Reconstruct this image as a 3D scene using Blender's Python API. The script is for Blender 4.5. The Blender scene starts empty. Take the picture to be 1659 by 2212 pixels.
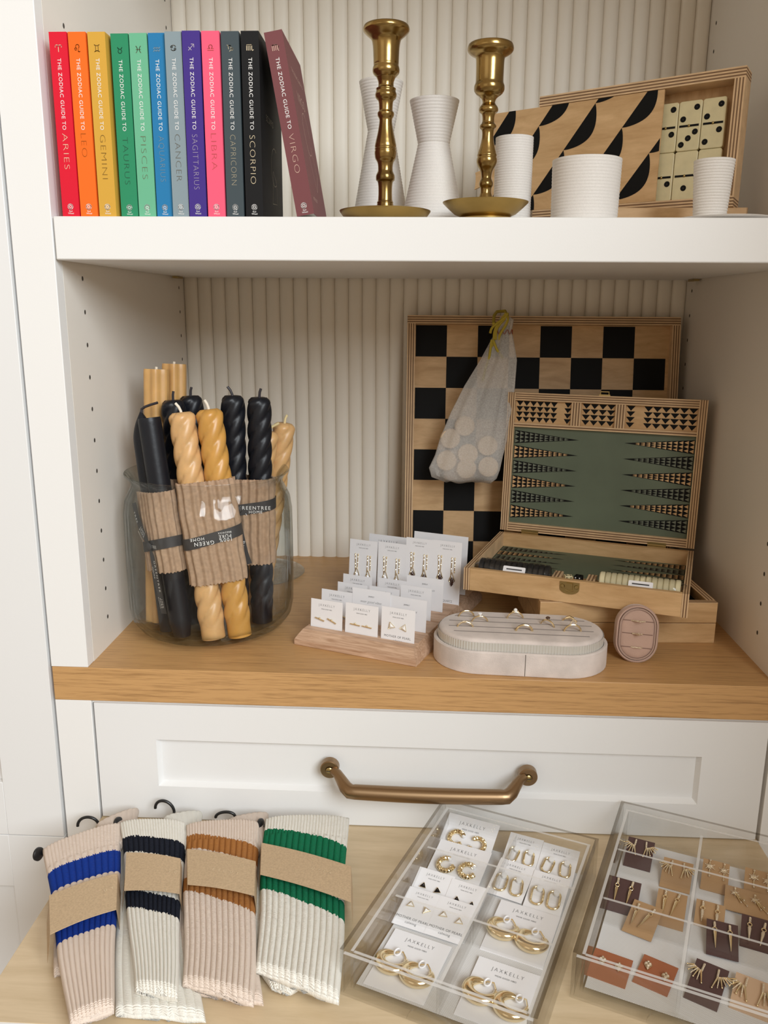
import bpy, bmesh, math, random
from mathutils import Vector, Matrix, Euler
from math import sin, cos, pi, radians as R
random.seed(7)
SC = bpy.context.scene
COL = SC.collection

# ------------------------------------------------------------------ camera
F_PX, PITCH, YAW, ROLL = 1801.4, 0.23664, -0.04814, 0.00745
CAM = Vector((0.4021, -0.9198, 0.4229))
fwd = Vector((sin(YAW) * cos(PITCH), cos(YAW) * cos(PITCH), -sin(PITCH)))
rt0 = Vector((cos(YAW), -sin(YAW), 0)); up0 = rt0.cross(fwd)
rt = cos(ROLL) * rt0 + sin(ROLL) * up0; up = -sin(ROLL) * rt0 + cos(ROLL) * up0
cd = bpy.data.cameras.new('camera'); cam = bpy.data.objects.new('camera', cd); COL.objects.link(cam)
cam.matrix_world = Matrix(((rt.x, up.x, -fwd.x, CAM.x), (rt.y, up.y, -fwd.y, CAM.y), (rt.z, up.z, -fwd.z, CAM.z), (0, 0, 0, 1)))
cd.sensor_fit = 'HORIZONTAL'; cd.sensor_width = 36; cd.lens = F_PX / 1659 * 36; cd.clip_start = 0.01
SC.camera = cam

# ------------------------------------------------------------------ light, world, exposure
SC.view_settings.view_transform = 'Standard'; SC.view_settings.look = 'None'
SC.view_settings.gamma = 1; SC.view_settings.use_curve_mapping = False
SC.view_settings.exposure = -0.06
w = bpy.data.worlds.new('room_light'); SC.world = w; w.use_nodes = True
w.node_tree.nodes['Background'].inputs[0].default_value = (1.0, 0.77, 0.53, 1)
w.node_tree.nodes['Background'].inputs[1].default_value = 0.52

def area(name, loc, target, sx, sy, power, col):
    l = bpy.data.lights.new(name, 'AREA'); l.shape = 'RECTANGLE'; l.size = sx; l.size_y = sy; l.energy = power; l.color = col
    o = bpy.data.objects.new(name, l); COL.objects.link(o); o.location = loc
    o.rotation_euler = (Vector(target) - Vector(loc)).to_track_quat('-Z', 'Y').to_euler()
    return o
area('window_daylight', (1.95, -2.7, 1.75), (0.3, 0, 0.0), 1.9, 1.7, 150, (0.88, 0.95, 1.0))
area('left_fill_light', (-1.6, -3.2, 1.3), (0.3, 0, 0.1), 1.8, 1.6, 4, (0.97, 0.98, 1.0))  # weak fill light added from the left, out of view
SC.cycles.transparent_max_bounces = 40
SC.cycles.max_bounces = 10
SC.cycles.sample_clamp_indirect = 6

# ------------------------------------------------------------------ materials
def nt(name):
    m = bpy.data.materials.new(name); m.use_nodes = True
    return m, m.node_tree.nodes, m.node_tree.links, m.node_tree.nodes['Principled BSDF']
def S(n, k, v):
    if k in n.inputs: n.inputs[k].default_value = v
def mat(name, col, rough=.5, metal=0., spec=.5, sheen=0., sss=0., bump=0., bscale=300., var=0., vscale=20., coat=0.):
    m, N, L, p = nt(name)
    S(p, 'Base Color', (*col, 1)); S(p, 'Roughness', rough); S(p, 'Metallic', metal); S(p, 'Specular IOR Level', spec)
    if sheen: S(p, 'Sheen Weight', sheen); S(p, 'Sheen Roughness', .4)
    if coat: S(p, 'Coat Weight', coat)
    if sss: S(p, 'Subsurface Weight', sss); S(p, 'Subsurface Radius', (.004, .002, .001)); S(p, 'Subsurface Scale', 1.)
    tc = N.new('ShaderNodeTexCoord')
    if bump:
        n = N.new('ShaderNodeTexNoise'); n.inputs['Scale'].default_value = bscale; n.inputs['Detail'].default_value = 3
        b = N.new('ShaderNodeBump'); b.inputs['Strength'].default_value = bump; b.inputs['Distance'].default_value = .001
        L.new(tc.outputs['Object'], n.inputs['Vector']); L.new(n.outputs[0], b.inputs['Height']); L.new(b.outputs[0], p.inputs['Normal'])
    if var:
        n = N.new('ShaderNodeTexNoise'); n.inputs['Scale'].default_value = vscale; n.inputs['Detail'].default_value = 4
        r = N.new('ShaderNodeValToRGB'); r.color_ramp.elements[0].position = .3; r.color_ramp.elements[1].position = .72
        r.color_ramp.elements[0].color = (*[c * (1 - var) for c in col], 1); r.color_ramp.elements[1].color = (*[min(1, c * (1 + var)) for c in col], 1)
        L.new(tc.outputs['Object'], n.inputs['Vector']); L.new(n.outputs[0], r.inputs[0]); L.new(r.outputs[0], p.inputs['Base Color'])
    return m
def wood(name, c1, c2, stretch=(2, 40, 40), scale=6., rough=.45, fine=.35, rings=0.):
    m, N, L, p = nt(name); S(p, 'Roughness', rough)
    tc = N.new('ShaderNodeTexCoord'); mp = N.new('ShaderNodeMapping'); mp.inputs['Scale'].default_value = stretch
    L.new(tc.outputs['Object'], mp.inputs['Vector'])
    n = N.new('ShaderNodeTexNoise'); n.inputs['Scale'].default_value = scale; n.inputs['Detail'].default_value = 8; n.inputs['Roughness'].default_value = .62
    n.inputs['Distortion'].default_value = rings
    L.new(mp.outputs[0], n.inputs['Vector'])
    n2 = N.new('ShaderNodeTexNoise'); n2.inputs['Scale'].default_value = scale * 5; n2.inputs['Detail'].default_value = 4
    L.new(mp.outputs[0], n2.inputs['Vector'])
    mx = N.new('ShaderNodeMath'); mx.operation = 'MULTIPLY_ADD'; mx.inputs[1].default_value = fine
    L.new(n2.outputs[0], mx.inputs[0]); L.new(n.outputs[0], mx.inputs[2])
    r = N.new('ShaderNodeValToRGB'); r.color_ramp.elements[0].position = .44; r.color_ramp.elements[1].position = .84
    r.color_ramp.elements[0].color = (*c1, 1); r.color_ramp.elements[1].color = (*c2, 1)
    L.new(mx.outputs[0], r.inputs[0]); L.new(r.outputs[0], p.inputs['Base Color'])
    b = N.new('ShaderNodeBump'); b.inputs['Strength'].default_value = .12; b.inputs['Distance'].default_value = .0006
    L.new(mx.outputs[0], b.inputs['Height']); L.new(b.outputs[0], p.inputs['Normal'])
    return m
def clear(name, tint, edge, gloss=.9, rough=.02, power=1.0, wavy=0., f0=.03):
    """thin clear glass or acrylic: straight transmission plus a Fresnel reflection"""
    m = bpy.data.materials.new(name); m.use_nodes = True; N = m.node_tree.nodes; L = m.node_tree.links; N.clear()
    out = N.new('ShaderNodeOutputMaterial'); tr = N.new('ShaderNodeBsdfTransparent'); gl = N.new('ShaderNodeBsdfGlossy')
    gl.inputs['Roughness'].default_value = rough; gl.inputs['Color'].default_value = (gloss, gloss, gloss, 1)
    lw = N.new('ShaderNodeLayerWeight'); lw.inputs['Blend'].default_value = .5
    pw = N.new('ShaderNodeMath'); pw.operation = 'POWER'; pw.inputs[1].default_value = 3 * power; L.new(lw.outputs['Facing'], pw.inputs[0])
    mc = N.new('ShaderNodeMix'); mc.data_type = 'RGBA'; mc.inputs[6].default_value = (*tint, 1); mc.inputs[7].default_value = (*edge, 1)
    L.new(pw.outputs[0], mc.inputs[0]); L.new(mc.outputs[2], tr.inputs['Color'])
    if wavy:
        tc = N.new('ShaderNodeTexCoord'); mp = N.new('ShaderNodeMapping'); mp.inputs['Scale'].default_value = (1, 1, .35); L.new(tc.outputs['Object'], mp.inputs['Vector'])
        nz = N.new('ShaderNodeTexNoise'); nz.inputs['Scale'].default_value = 55; nz.inputs['Detail'].default_value = 1; L.new(mp.outputs[0], nz.inputs['Vector'])
        bp = N.new('ShaderNodeBump'); bp.inputs['Strength'].default_value = 1; bp.inputs['Distance'].default_value = wavy; L.new(nz.outputs[0], bp.inputs['Height']); L.new(bp.outputs[0], gl.inputs['Normal'])
    p5 = N.new('ShaderNodeMath'); p5.operation = 'POWER'; p5.inputs[1].default_value = 5; L.new(lw.outputs['Facing'], p5.inputs[0])
    fr = N.new('ShaderNodeMath'); fr.operation = 'MULTIPLY_ADD'; fr.inputs[1].default_value = .75; fr.inputs[2].default_value = f0; L.new(p5.outputs[0], fr.inputs[0])
    mx = N.new('ShaderNodeMixShader'); L.new(fr.outputs[0], mx.inputs[0]); L.new(tr.outputs[0], mx.inputs[1]); L.new(gl.outputs[0], mx.inputs[2])
    L.new(mx.outputs[0], out.inputs[0])
    return m
def gauze(name, col, see):
    m = bpy.data.materials.new(name); m.use_nodes = True; N = m.node_tree.nodes; L = m.node_tree.links; N.clear()
    out = N.new('ShaderNodeOutputMaterial'); tr = N.new('ShaderNodeBsdfTransparent'); df = N.new('ShaderNodeBsdfDiffuse'); df.inputs[0].default_value = (*col, 1)
    tc = N.new('ShaderNodeTexCoord'); n = N.new('ShaderNodeTexNoise'); n.inputs['Scale'].default_value = 500; n.inputs['Detail'].default_value = 2
    mr = N.new('ShaderNodeMapRange'); mr.inputs[1].default_value = .3; mr.inputs[2].default_value = .7; mr.inputs[3].default_value = 1 - see - .1; mr.inputs[4].default_value = 1 - see + .1
    L.new(tc.outputs['Object'], n.inputs['Vector']); L.new(n.outputs[0], mr.inputs[0])
    mx = N.new('ShaderNodeMixShader'); L.new(mr.outputs[0], mx.inputs[0]); L.new(tr.outputs[0], mx.inputs[1]); L.new(df.outputs[0], mx.inputs[2]); L.new(mx.outputs[0], out.inputs[0])
    return m
def half_clear(name, col, see):
    m = bpy.data.materials.new(name); m.use_nodes = True; N = m.node_tree.nodes; L = m.node_tree.links; p = N['Principled BSDF']
    S(p, 'Base Color', (*col, 1)); S(p, 'Roughness', .25); S(p, 'Alpha', 1 - see)
    return m
def yarn(name, col):
    """knitted yarn: stitch bump along the length (uv.y), fuzz"""
    m, N, L, p = nt(name); S(p, 'Base Color', (*col, 1)); S(p, 'Roughness', .95); S(p, 'Sheen Weight', .04); S(p, 'Specular IOR Level', .05)
    uv = N.new('ShaderNodeUVMap'); uv.uv_map = 'UVMap'
    wv = N.new('ShaderNodeTexWave'); wv.bands_direction = 'Y'; wv.inputs['Scale'].default_value = 14; wv.inputs['Distortion'].default_value = 1.2; wv.inputs['Detail'].default_value = 2; wv.inputs['Detail Scale'].default_value = 6
    L.new(uv.outputs[0], wv.inputs['Vector'])
    b = N.new('ShaderNodeBump'); b.inputs['Strength'].default_value = .6; b.inputs['Distance'].default_value = .0012
    L.new(wv.outputs['Fac'], b.inputs['Height'])
    tc = N.new('ShaderNodeTexCoord'); n = N.new('ShaderNodeTexNoise'); n.inputs['Scale'].default_value = 900
    b2 = N.new('ShaderNodeBump'); b2.inputs['Strength'].default_value = .5; b2.inputs['Distance'].default_value = .0008
    L.new(tc.outputs['Object'], n.inputs['Vector']); L.new(n.outputs[0], b2.inputs['Height']); L.new(b.outputs[0], b2.inputs['Normal']); L.new(b2.outputs[0], p.inputs['Normal'])
    return m
def weave(name, c1, c2, scale):
    m, N, L, p = nt(name); S(p, 'Roughness', .9)
    tc = N.new('ShaderNodeTexCoord'); ck = N.new('ShaderNodeTexChecker'); ck.inputs['Scale'].default_value = scale
    ck.inputs[1].default_value = (*c1, 1); ck.inputs[2].default_value = (*c2, 1)
    L.new(tc.outputs['Object'], ck.inputs['Vector']); L.new(ck.outputs[0], p.inputs['Base Color'])
    return m

M = dict(
    white=mat('white_paint', (.84, .835, .82), .42, bump=.05, bscale=500),
    door=mat('white_lacquer', (.80, .80, .795), .4, bump=.04, bscale=400),
    inner=mat('shaded_inner_white', (.81, .765, .70), .45, bump=.05, bscale=500),  # white paint, darkened and warmed to carry the interior shade
    cream=mat('shaded_back_white', (.86, .80, .70), .5, bump=.03, bscale=400),  # back panel white with its warm shading mixed into the colour
    hole=mat('painted_recess_dark', (.05, .04, .03), .8),
    oak=wood('oak', (.205, .098, .032), (.56, .32, .130), (1.2, 42, 42), 7, .42, .65),
    birch=wood('birch', (.52, .315, .140), (.73, .485, .25), (3, 14, 14), 4, .5, .2, .6),
    birchz=wood('birch_upright', (.50, .30, .135), (.70, .46, .235), (14, 14, 3), 4, .5, .2, .6),
    pale=wood('pale_birch', (.56, .43, .265), (.68, .54, .36), (2, 16, 16), 4, .38, .2, .5),
    beech=wood('beech', (.40, .235, .14), (.72, .50, .35), (3, 22, 40), 5, .5, .25, 1.0),
    ply1=mat('ply_light', (.68, .47, .27), .6, var=.12, vscale=60), ply2=mat('ply_dark', (.21, .115, .055), .65),
    ink=mat('black_print', (.006, .006, .006), .6, spec=.15), green=mat('green_print', (.115, .145, .095), .55, var=.12, vscale=15),
    sage=mat('sage_print', (.17, .19, .14), .6),
    brass=mat('aged_brass', (.34, .23, .085), .22, 1., var=.35, vscale=30), dish=mat('satin_brass', (.46, .32, .11), .36, 1., var=.15, vscale=25),
    bronze=mat('satin_bronze', (.31, .205, .115), .36, 1.), latch=mat('latch_brass', (.42, .32, .14), .3, 1.),
    gold=mat('polished_gold', (.88, .73, .46), .16, 1.), steel=mat('steel', (.75, .73, .7), .2, 1.),
    gem=mat('clear_stone', (.93, .93, .95), .03, 0., 1.), pearl=mat('pearl', (.9, .88, .85), .15, 0., .8), onyx=mat('black_stone', (.012, .010, .012), .06, 0., .8), smoky=mat('smoky_stone', (.05, .02, .016), .06, 0., .8),
    pave=mat('pave_stones', (.86, .74, .56), .25, .8, bump=1., bscale=1500),
    glass=clear('clear_glass', (.982, .988, .985), (.42, .47, .45), wavy=.006, f0=.022), acr=clear('clear_acrylic', (.985, .985, .982), (.70, .68, .65), power=1.3),
    acre=clear('acrylic_edge', (.60, .57, .53), (.40, .37, .34), rough=.15),
    acrw=half_clear('highlight_acrylic_edge', (.78, .77, .75), .38), film=clear('plastic_film', (.90, .90, .90), (.6, .6, .6), rough=.12),  # acrw: bright highlight on the clear rims, put in as pale colour
    card=mat('white_card', (.86, .86, .885), .6), print_=mat('grey_print', (.06, .06, .065), .6), scr=mat('script_print', (.05, .05, .055), .6),
    silver=mat('silver_sticker', (.8, .8, .8), .5),
    kraft=mat('kraft_paper', (.50, .365, .225), .75, var=.12, vscale=500), corr=mat('corrugated_card', (.43, .285, .185), .85, var=.14, vscale=200), foil=mat('gold_foil', (.78, .66, .46), .35, .3),
    ribbon=mat('charcoal_ribbon', (.040, .038, .040), .6, var=.1), wprint=mat('white_print', (.86, .85, .83), .55),
    honey=mat('honey_wax', (.60, .345, .125), .38, sss=.25, var=.10, vscale=40), amber=mat('amber_wax', (.60, .315, .075), .34, sss=.25, var=.08, vscale=60), tan=mat('tan_wax', (.66, .40, .175), .36, sss=.25, var=.12, vscale=60),
    wax=mat('black_wax', (.008, .009, .013), .40, spec=.35, bump=.15, bscale=250), wick=mat('white_wick', (.85, .78, .66), .9), bwick=mat('black_wick', (.03, .025, .03), .5), ywick=mat('waxed_wick', (.80, .66, .36), .6),
    velvet=mat('grey_velvet', (.68, .60, .555), .9, sheen=.5, bump=.3, bscale=700, var=.14, vscale=35), pink=mat('blush_velvet', (.50, .335, .265), .95, sheen=.45, bump=.2, bscale=900, var=.06, vscale=40), satin=mat('ribbed_satin', (.66, .64, .59), .35, .3),
    gauze=gauze('cotton_gauze', (.72, .69, .65), .53), cord=mat('yellow_cord', (.50, .39, .045), .85, bump=.6, bscale=1500), seam=mat('red_stitching', (.30, .06, .03), .9), disc=mat('wood_disc', (.72, .55, .38), .6),
    ltan=mat('tan_leather', (.44, .275, .14), .55, bump=.1, bscale=600), ldark=mat('dark_leather', (.085, .043, .040), .5, bump=.1, bscale=600), lrust=mat('rust_leather', (.37, .125, .055), .5, bump=.1, bscale=600), lpale=mat('pale_leather', (.58, .40, .26), .5),
    linen=weave('woven_linen', (.74, .73, .72), (.60, .59, .58), 900), plastic=mat('black_plastic', (.012, .012, .013), .3),
    ceram=mat('ribbed_ceramic', (.80, .77, .735), .62, var=.05, vscale=900), ivory=mat('ivory_resin', (.68, .60, .36), .22, sss=.1, var=.06, vscale=90), paper=mat('book_paper', (.78, .74, .66), .8),
    counter=mat('black_counter', (.014, .014, .015), .35), cream_c=mat('cream_counter', (.72, .65, .42), .35),
)

# ------------------------------------------------------------------ mesh helpers
def empty(name, loc=(0, 0, 0), rot=(0, 0, 0)):
    o = bpy.data.objects.new(name, None); COL.objects.link(o); o.location = loc; o.rotation_euler = rot; o.empty_display_size = .01
    return o
def tag(o, label, cat, group=None):
    o['label'] = label; o['category'] = cat
    if group: o['group'] = group
    return o
def thing(name, label, cat, loc=(0, 0, 0), rot=(0, 0, 0), group=None):
    return tag(empty(name, loc, rot), label, cat, group)
class MB:
    def __init__(s): s.v = []; s.f = []; s.m = []; s.uv = []; s.T = Matrix.Identity(4)
    def add(s, vs, fs, mi=0, uv=None):
        o = len(s.v); s.v += [tuple(s.T @ Vector(p)) for p in vs]
        s.uv += uv if uv else [(0, 0)] * len(vs)
        for f in fs: s.f.append([i + o for i in f]); s.m.append(mi)
        return s
    def box(s, a, b, mi=0):
        (x0, y0, z0), (x1, y1, z1) = a, b
        return s.add([(x0, y0, z0), (x1, y0, z0), (x1, y1, z0), (x0, y1, z0), (x0, y0, z1), (x1, y0, z1), (x1, y1, z1), (x0, y1, z1)],
                     [(0, 3, 2, 1), (4, 5, 6, 7), (0, 1, 5, 4), (1, 2, 6, 5), (2, 3, 7, 6), (3, 0, 4, 7)], mi)
    def plies(s, a, b, axis, n, m1=0, m2=1):
        """a plywood bar: n thin layers stacked along axis"""
        for k in range(n):
            p, q = list(a), list(b); d = (b[axis] - a[axis]) / n; p[axis] = a[axis] + d * k; q[axis] = p[axis] + d
            s.box(p, q, m2 if k % 2 else m1)
        return s
    def prism(s, poly, z0, z1, mi=0):
        n = len(poly)
        s.add([(x, y, z0) for x, y in poly] + [(x, y, z1) for x, y in poly],
              [tuple(range(n - 1, -1, -1)), tuple(range(n, 2 * n))] + [(i, (i + 1) % n, n + (i + 1) % n, n + i) for i in range(n)], mi)
        return s
    def loft(s, rings, mi=0, cap=True, closed=True, uv=None):
        n = len(rings[0]); vs = [p for r in rings for p in r]; fs = []
        for a in range(len(rings) - 1):
            for i in range(n if closed else n - 1):
                j = (i + 1) % n; fs.append((a * n + i, a * n + j, (a + 1) * n + j, (a + 1) * n + i))
        if cap and closed: fs += [tuple(range(n - 1, -1, -1)), tuple(range((len(rings) - 1) * n, len(rings) * n))]
        return s.add(vs, fs, mi, uv)
    def lathe(s, prof, n=48, mi=0, cap=True, c=(0, 0)):
        return s.loft([[(c[0] + r * cos(2 * pi * i / n), c[1] + r * sin(2 * pi * i / n), z) for i in range(n)] for r, z in prof], mi, cap)
    def tube(s, path, r, n=8, mi=0, closed=False, flat=1.):
        P = [Vector(p) for p in path]; rings = []; ref = None; k = len(P)
        for i, p in enumerate(P):
            a = P[(i - 1) % k] if closed or i else P[i]; b = P[(i + 1) % k] if closed or i < k - 1 else P[i]
            t = (b - a).normalized()
            if ref is None: ref = Vector((0, 0, 1)) if abs(t.z) < .9 else Vector((1, 0, 0))
            u = (ref - t * ref.dot(t)).normalized(); v = t.cross(u); ref = u
            q = r[i] if isinstance(r, (list, tuple)) else r
            rings.append([tuple(p + u * q * flat * cos(2 * pi * j / n) + v * q * sin(2 * pi * j / n)) for j in range(n)])
        if closed: rings.append(rings[0])
        return s.loft(rings, mi, cap=not closed)
    def ball(s, c, r, n=10, mi=0, sc=(1, 1, 1)):
        pr = [(max(.02, sin(pi * k / n)) * r, -cos(pi * k / n) * r) for k in range(n + 1)]
        return s.loft([[(c[0] + a * cos(2 * pi * i / (2 * n)) * sc[0], c[1] + a * sin(2 * pi * i / (2 * n)) * sc[1], c[2] + z * sc[2]) for i in range(2 * n)] for a, z in pr], mi)
    def stroke(s, pts, wd, mi=0, z=0.):
        """flat printed line in the xy plane"""
        for (x0, y0), (x1, y1) in zip(pts, pts[1:]):
            d = Vector((x1 - x0, y1 - y0)); l = d.length or 1; d /= l; nx, ny = -d.y * wd / 2, d.x * wd / 2; ex, ey = d.x * wd * .3, d.y * wd * .3
            s.add([(x0 - nx - ex, y0 - ny - ey, z), (x1 - nx + ex, y1 - ny + ey, z), (x1 + nx + ex, y1 + ny + ey, z), (x0 + nx - ex, y0 + ny - ey, z)], [(0, 1, 2, 3)], mi)
        return s
    def text(s, txt, x, y, h, width=None, mi=0, z=0., align='L', thin=0., sp=1.1, shear=0.):
        vs, fs, wn, hn = text_data(txt, thin, sp, shear)
        k = h / hn; kx = k if width is None else width / wn
        ox = x - (wn * kx / 2 if align == 'C' else wn * kx if align == 'R' else 0)
        return s.add([(ox + a * kx, y + b * k, z) for a, b in vs], fs, mi)
    def build(s, name, mats, parent=None, smooth=35, bevel=0., seg=2, solid=0.):
        me = bpy.data.meshes.new(name); me.from_pydata(s.v, [], s.f)
        for m in (mats if isinstance(mats, (list, tuple)) else [mats]): me.materials.append(m)
        me.polygons.foreach_set('material_index', s.m)
        if any(u != (0, 0) for u in s.uv):
            ul = me.uv_layers.new(name='UVMap')
            for lp in me.loops: ul.data[lp.index].uv = s.uv[lp.vertex_index]
        me.update()
        if smooth: me.shade_smooth(); me.set_sharp_from_angle(angle=R(smooth))
        o = bpy.data.objects.new(name, me); COL.objects.link(o)
        if parent: o.parent = parent
        if bevel:
            b = o.modifiers.new('edge', 'BEVEL'); b.width = bevel; b.segments = seg; b.limit_method = 'ANGLE'; b.angle_limit = R(40)
        return o
_T = {}
def text_data(txt, thin, sp, shear):
    key = (txt, thin, sp, shear)
    if key not in _T:
        c = bpy.data.curves.new('t', 'FONT'); c.body = txt; c.size = 1; c.offset = -thin; c.space_character = sp; c.shear = shear; c.resolution_u = 3
        o = bpy.data.objects.new('t', c); COL.objects.link(o)
        me = bpy.data.meshes.new_from_object(o.evaluated_get(bpy.context.evaluated_depsgraph_get()))
        vs = [(v.co.x, v.co.y) for v in me.vertices]; fs = [tuple(p.vertices) for p in me.polygons]
        bpy.data.objects.remove(o); bpy.data.curves.remove(c); bpy.data.meshes.remove(me)
        x0 = min(a for a, b in vs)
        vs = [(a - x0, b) for a, b in vs]
        _T[key] = (vs, fs, max(a for a, b in vs), .73)
    return _T[key]
def box(name, a, b, m, parent=None, bevel=0.):
    return MB().box(a, b).build(name, m, parent, 0 if not bevel else 35, bevel)
def structure(o): o['kind'] = 'structure'; return o
def stadium(w, d, n=16, inset=0.):
    """rounded-end outline, length w along x, depth d"""
    r = d / 2 - inset; h = w / 2 - d / 2
    return [(h + r * cos(-pi / 2 + pi * k / n), r * sin(-pi / 2 + pi * k / n)) for k in range(n + 1)] + [(-h + r * cos(pi / 2 + pi * k / n), r * sin(pi / 2 + pi * k / n)) for k in range(n + 1)]
def rrect(w, h, r, n=5):
    o = []
    for cx, cy, a in ((w / 2 - r, h / 2 - r, 0), (-w / 2 + r, h / 2 - r, pi / 2), (-w / 2 + r, -h / 2 + r, pi), (w / 2 - r, -h / 2 + r, 3 * pi / 2)):
        o += [(cx + r * cos(a + pi / 2 * k / n), cy + r * sin(a + pi / 2 * k / n)) for k in range(n + 1)]
    return o

# ------------------------------------------------------------------ setting: the built-in cabinet
W, D, H1, H2, CT = .8184, .490, .4739, .5187, -.0435      # opening width, depth, shelf underside and top, counter underside
ZT = -.204                                                # pull-out shelf surface
XS = -.0457
def holes(bm, x, sgn):  # flush dark discs, painting the shade inside the pin holes
    for y in (.071, .460):
        for k in range(-1, 24):
            z = .0 + .038 * k + .077
            if H1 - .004 < z < H2 + .004: continue
            n = 8; bm.add([(x + sgn * .0004, y + .0022 * cos(2 * pi * i / n), z + .0028 * sin(2 * pi * i / n)) for i in range(n)], [tuple(range(n)) if sgn > 0 else tuple(range(n - 1, -1, -1))], 1)
bm = MB().box((-.019, .019, .0), (0, D + .02, 1.0)); holes(bm, 0, 1)
structure(bm.build('wall_left', [M['inner'], M['hole']], smooth=0))
bm = MB().box((W, .019, .0), (W + .019, D + .02, 1.0)); holes(bm, W, -1)
structure(bm.build('wall_right', [M['inner'], M['hole']], smooth=0))
prof = []
NF = 36; fw = W / NF
for k in range(NF):
    for j in range(9):
        t = j / 8
        prof.append((fw * (k + .02 + .96 * t), D - .0042 * (1 - (2 * t - 1) ** 2) ** .5))
    prof.append((fw * (k + 1), D + .002))
bm = MB(); n = len(prof)
bm.add([(x, y, 0) for x, y in prof] + [(x, y, 1.0) for x, y in prof], [(i, i + 1, n + i + 1, n + i) for i in range(n - 1)])
bm.box((0, D + .002, 0), (W, D + .02, 1.0))
structure(bm.build('wall_back', M['cream'], smooth=40))
structure(box('ceiling', (-.019, .0, 1.0), (W + .019, D + .02, 1.02), M['white']))
structure(MB().box((XS, 0, 0), (0, .019, 1.02)).build('trim_1', M['white'], bevel=.0008))
structure(MB().box((W, 0, 0), (W + .05, .019, 1.02)).build('trim_2', M['white'], bevel=.0008))
structure(box('floor', (-2.5, -4.5, -.93), (2.6, .55, -.90), mat('grey_floor', (.30, .25, .20), .5)))
structure(box('wall_side', (1.0, -.80, -.9), (1.10, .0, 1.9), M['white']))

# white shelf
sh = tag(MB().box((.0015, .0, H1), (W - .0015, D - .008, H2)).build('built_in_shelf', M['white'], bevel=.0015), 'thick white painted shelf carrying the row of colourful books and brass candlesticks', 'shelf')
for x in (.004, W - .012):
    MB().box((x, D - .075, H1 - .0035), (x + .008, D - .045, H1 - .0003)).build('shelf_pin', M['latch'], sh)
# oak counter
tag(MB().box((XS + .001, -.0005, CT), (W + .05, D + .001, 0)).build('oak_countertop', M['oak'], bevel=.0008), 'oak wood countertop with a thick front edge under the glass jar', 'countertop')

# drawer cabinet under the counter
cab = thing('drawer_cabinet', 'white cabinet below the oak counter with one shallow panelled drawer', 'cabinet', (0, 0, ZT))
L_ = lambda z: z - ZT
bm = MB().box((XS + .001, 0, -.70), (0, .019, L_(CT))).box((W + .002, 0, -.70), (W + .05, .019, L_(CT))).box((0, .004, L_(CT) - .0045), (W, .019, L_(CT)))
bm.box((XS + .001, .47, -.70), (W + .05, .485, L_(CT)))
bm.build('face_frame', M['white'], cab, bevel=.0006)
dr = empty('drawer'); dr.parent = cab
x0, x1, z0, z1, rx0, rx1, rz0, rz1 = .0035, W - .003, L_(-.2035) + .0008, L_(-.0465), .078, .741, L_(-.1575), L_(-.0935)
q = .004
bm = MB()
bm.box((x0, 0, z0), (rx0, .02, z1)).box((rx1, 0, z0), (x1, .02, z1)).box((rx0, 0, rz1), (rx1, .02, z1)).box((rx0, 0, z0), (rx1, .02, rz0)).box((rx0 - .001, .008, rz0 - .001), (rx1 + .001, .018, rz1 + .001))
# sloped lip round the recessed panel
a = [(rx0, .0002, rz0), (rx1, .0002, rz0), (rx1, .0002, rz1), (rx0, .0002, rz1)]; b = [(rx0 + q, .008, rz0 + q), (rx1 - q, .008, rz0 + q), (rx1 - q, .008, rz1 - q), (rx0 + q, .008, rz1 - q)]
bm.add(a + b, [(i, (i + 1) % 4, 4 + (i + 1) % 4, 4 + i) for i in range(4)])
bm.build('drawer_front', M['door'], dr, 0)
h0, h1 = Vector((.294, 0, L_(-.121))), Vector((.5345, 0, L_(-.1225)))
path, rad = [], []
for k in range(41):
    t = k / 40; x = h0.x + .004 + (h1.x - h0.x - .008) * t
    e = min(t, 1 - t); s_ = min(1, e / .105); s_ = s_ * s_ * (3 - 2 * s_)
    path.append((x, -.010 - .024 * s_, h0.z - .0005 - .0125 * s_ - .0025 * sin(pi * t))); rad.append(.0052 + .0034 * s_ + .0008 * sin(pi * t))
bm = MB().tube(path, rad, 16)
bm.build('pull_handle', M['bronze'], dr, 60)
for hh in (h0, h1):
    bm = MB(); bm.T = Matrix.Translation(hh) @ Matrix.Rotation(R(90), 4, 'X')
    bm.lathe([(.0001, 0), (.0115, 0), (.0115, .010), (.0105, .0112), (.0050, .0112), (.0048, .009), (.0001, .009)], 32)
    bm.build('handle_rose', M['bronze'], dr)
    bm = MB(); bm.T = Matrix.Translation(hh + Vector((0, 0, -.0005))) @ Matrix.Rotation(R(90), 4, 'X')
    bm.lathe([(.0001, .009), (.0044, .009), (.0044, .0122), (.003, .0132), (.0001, .0134)], 20); bm.box((-.0036, -.0005, .0131), (.0036, .0005, .0136), 1)
    bm.build('screw', [M['latch'], M['hole']], dr)

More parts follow.
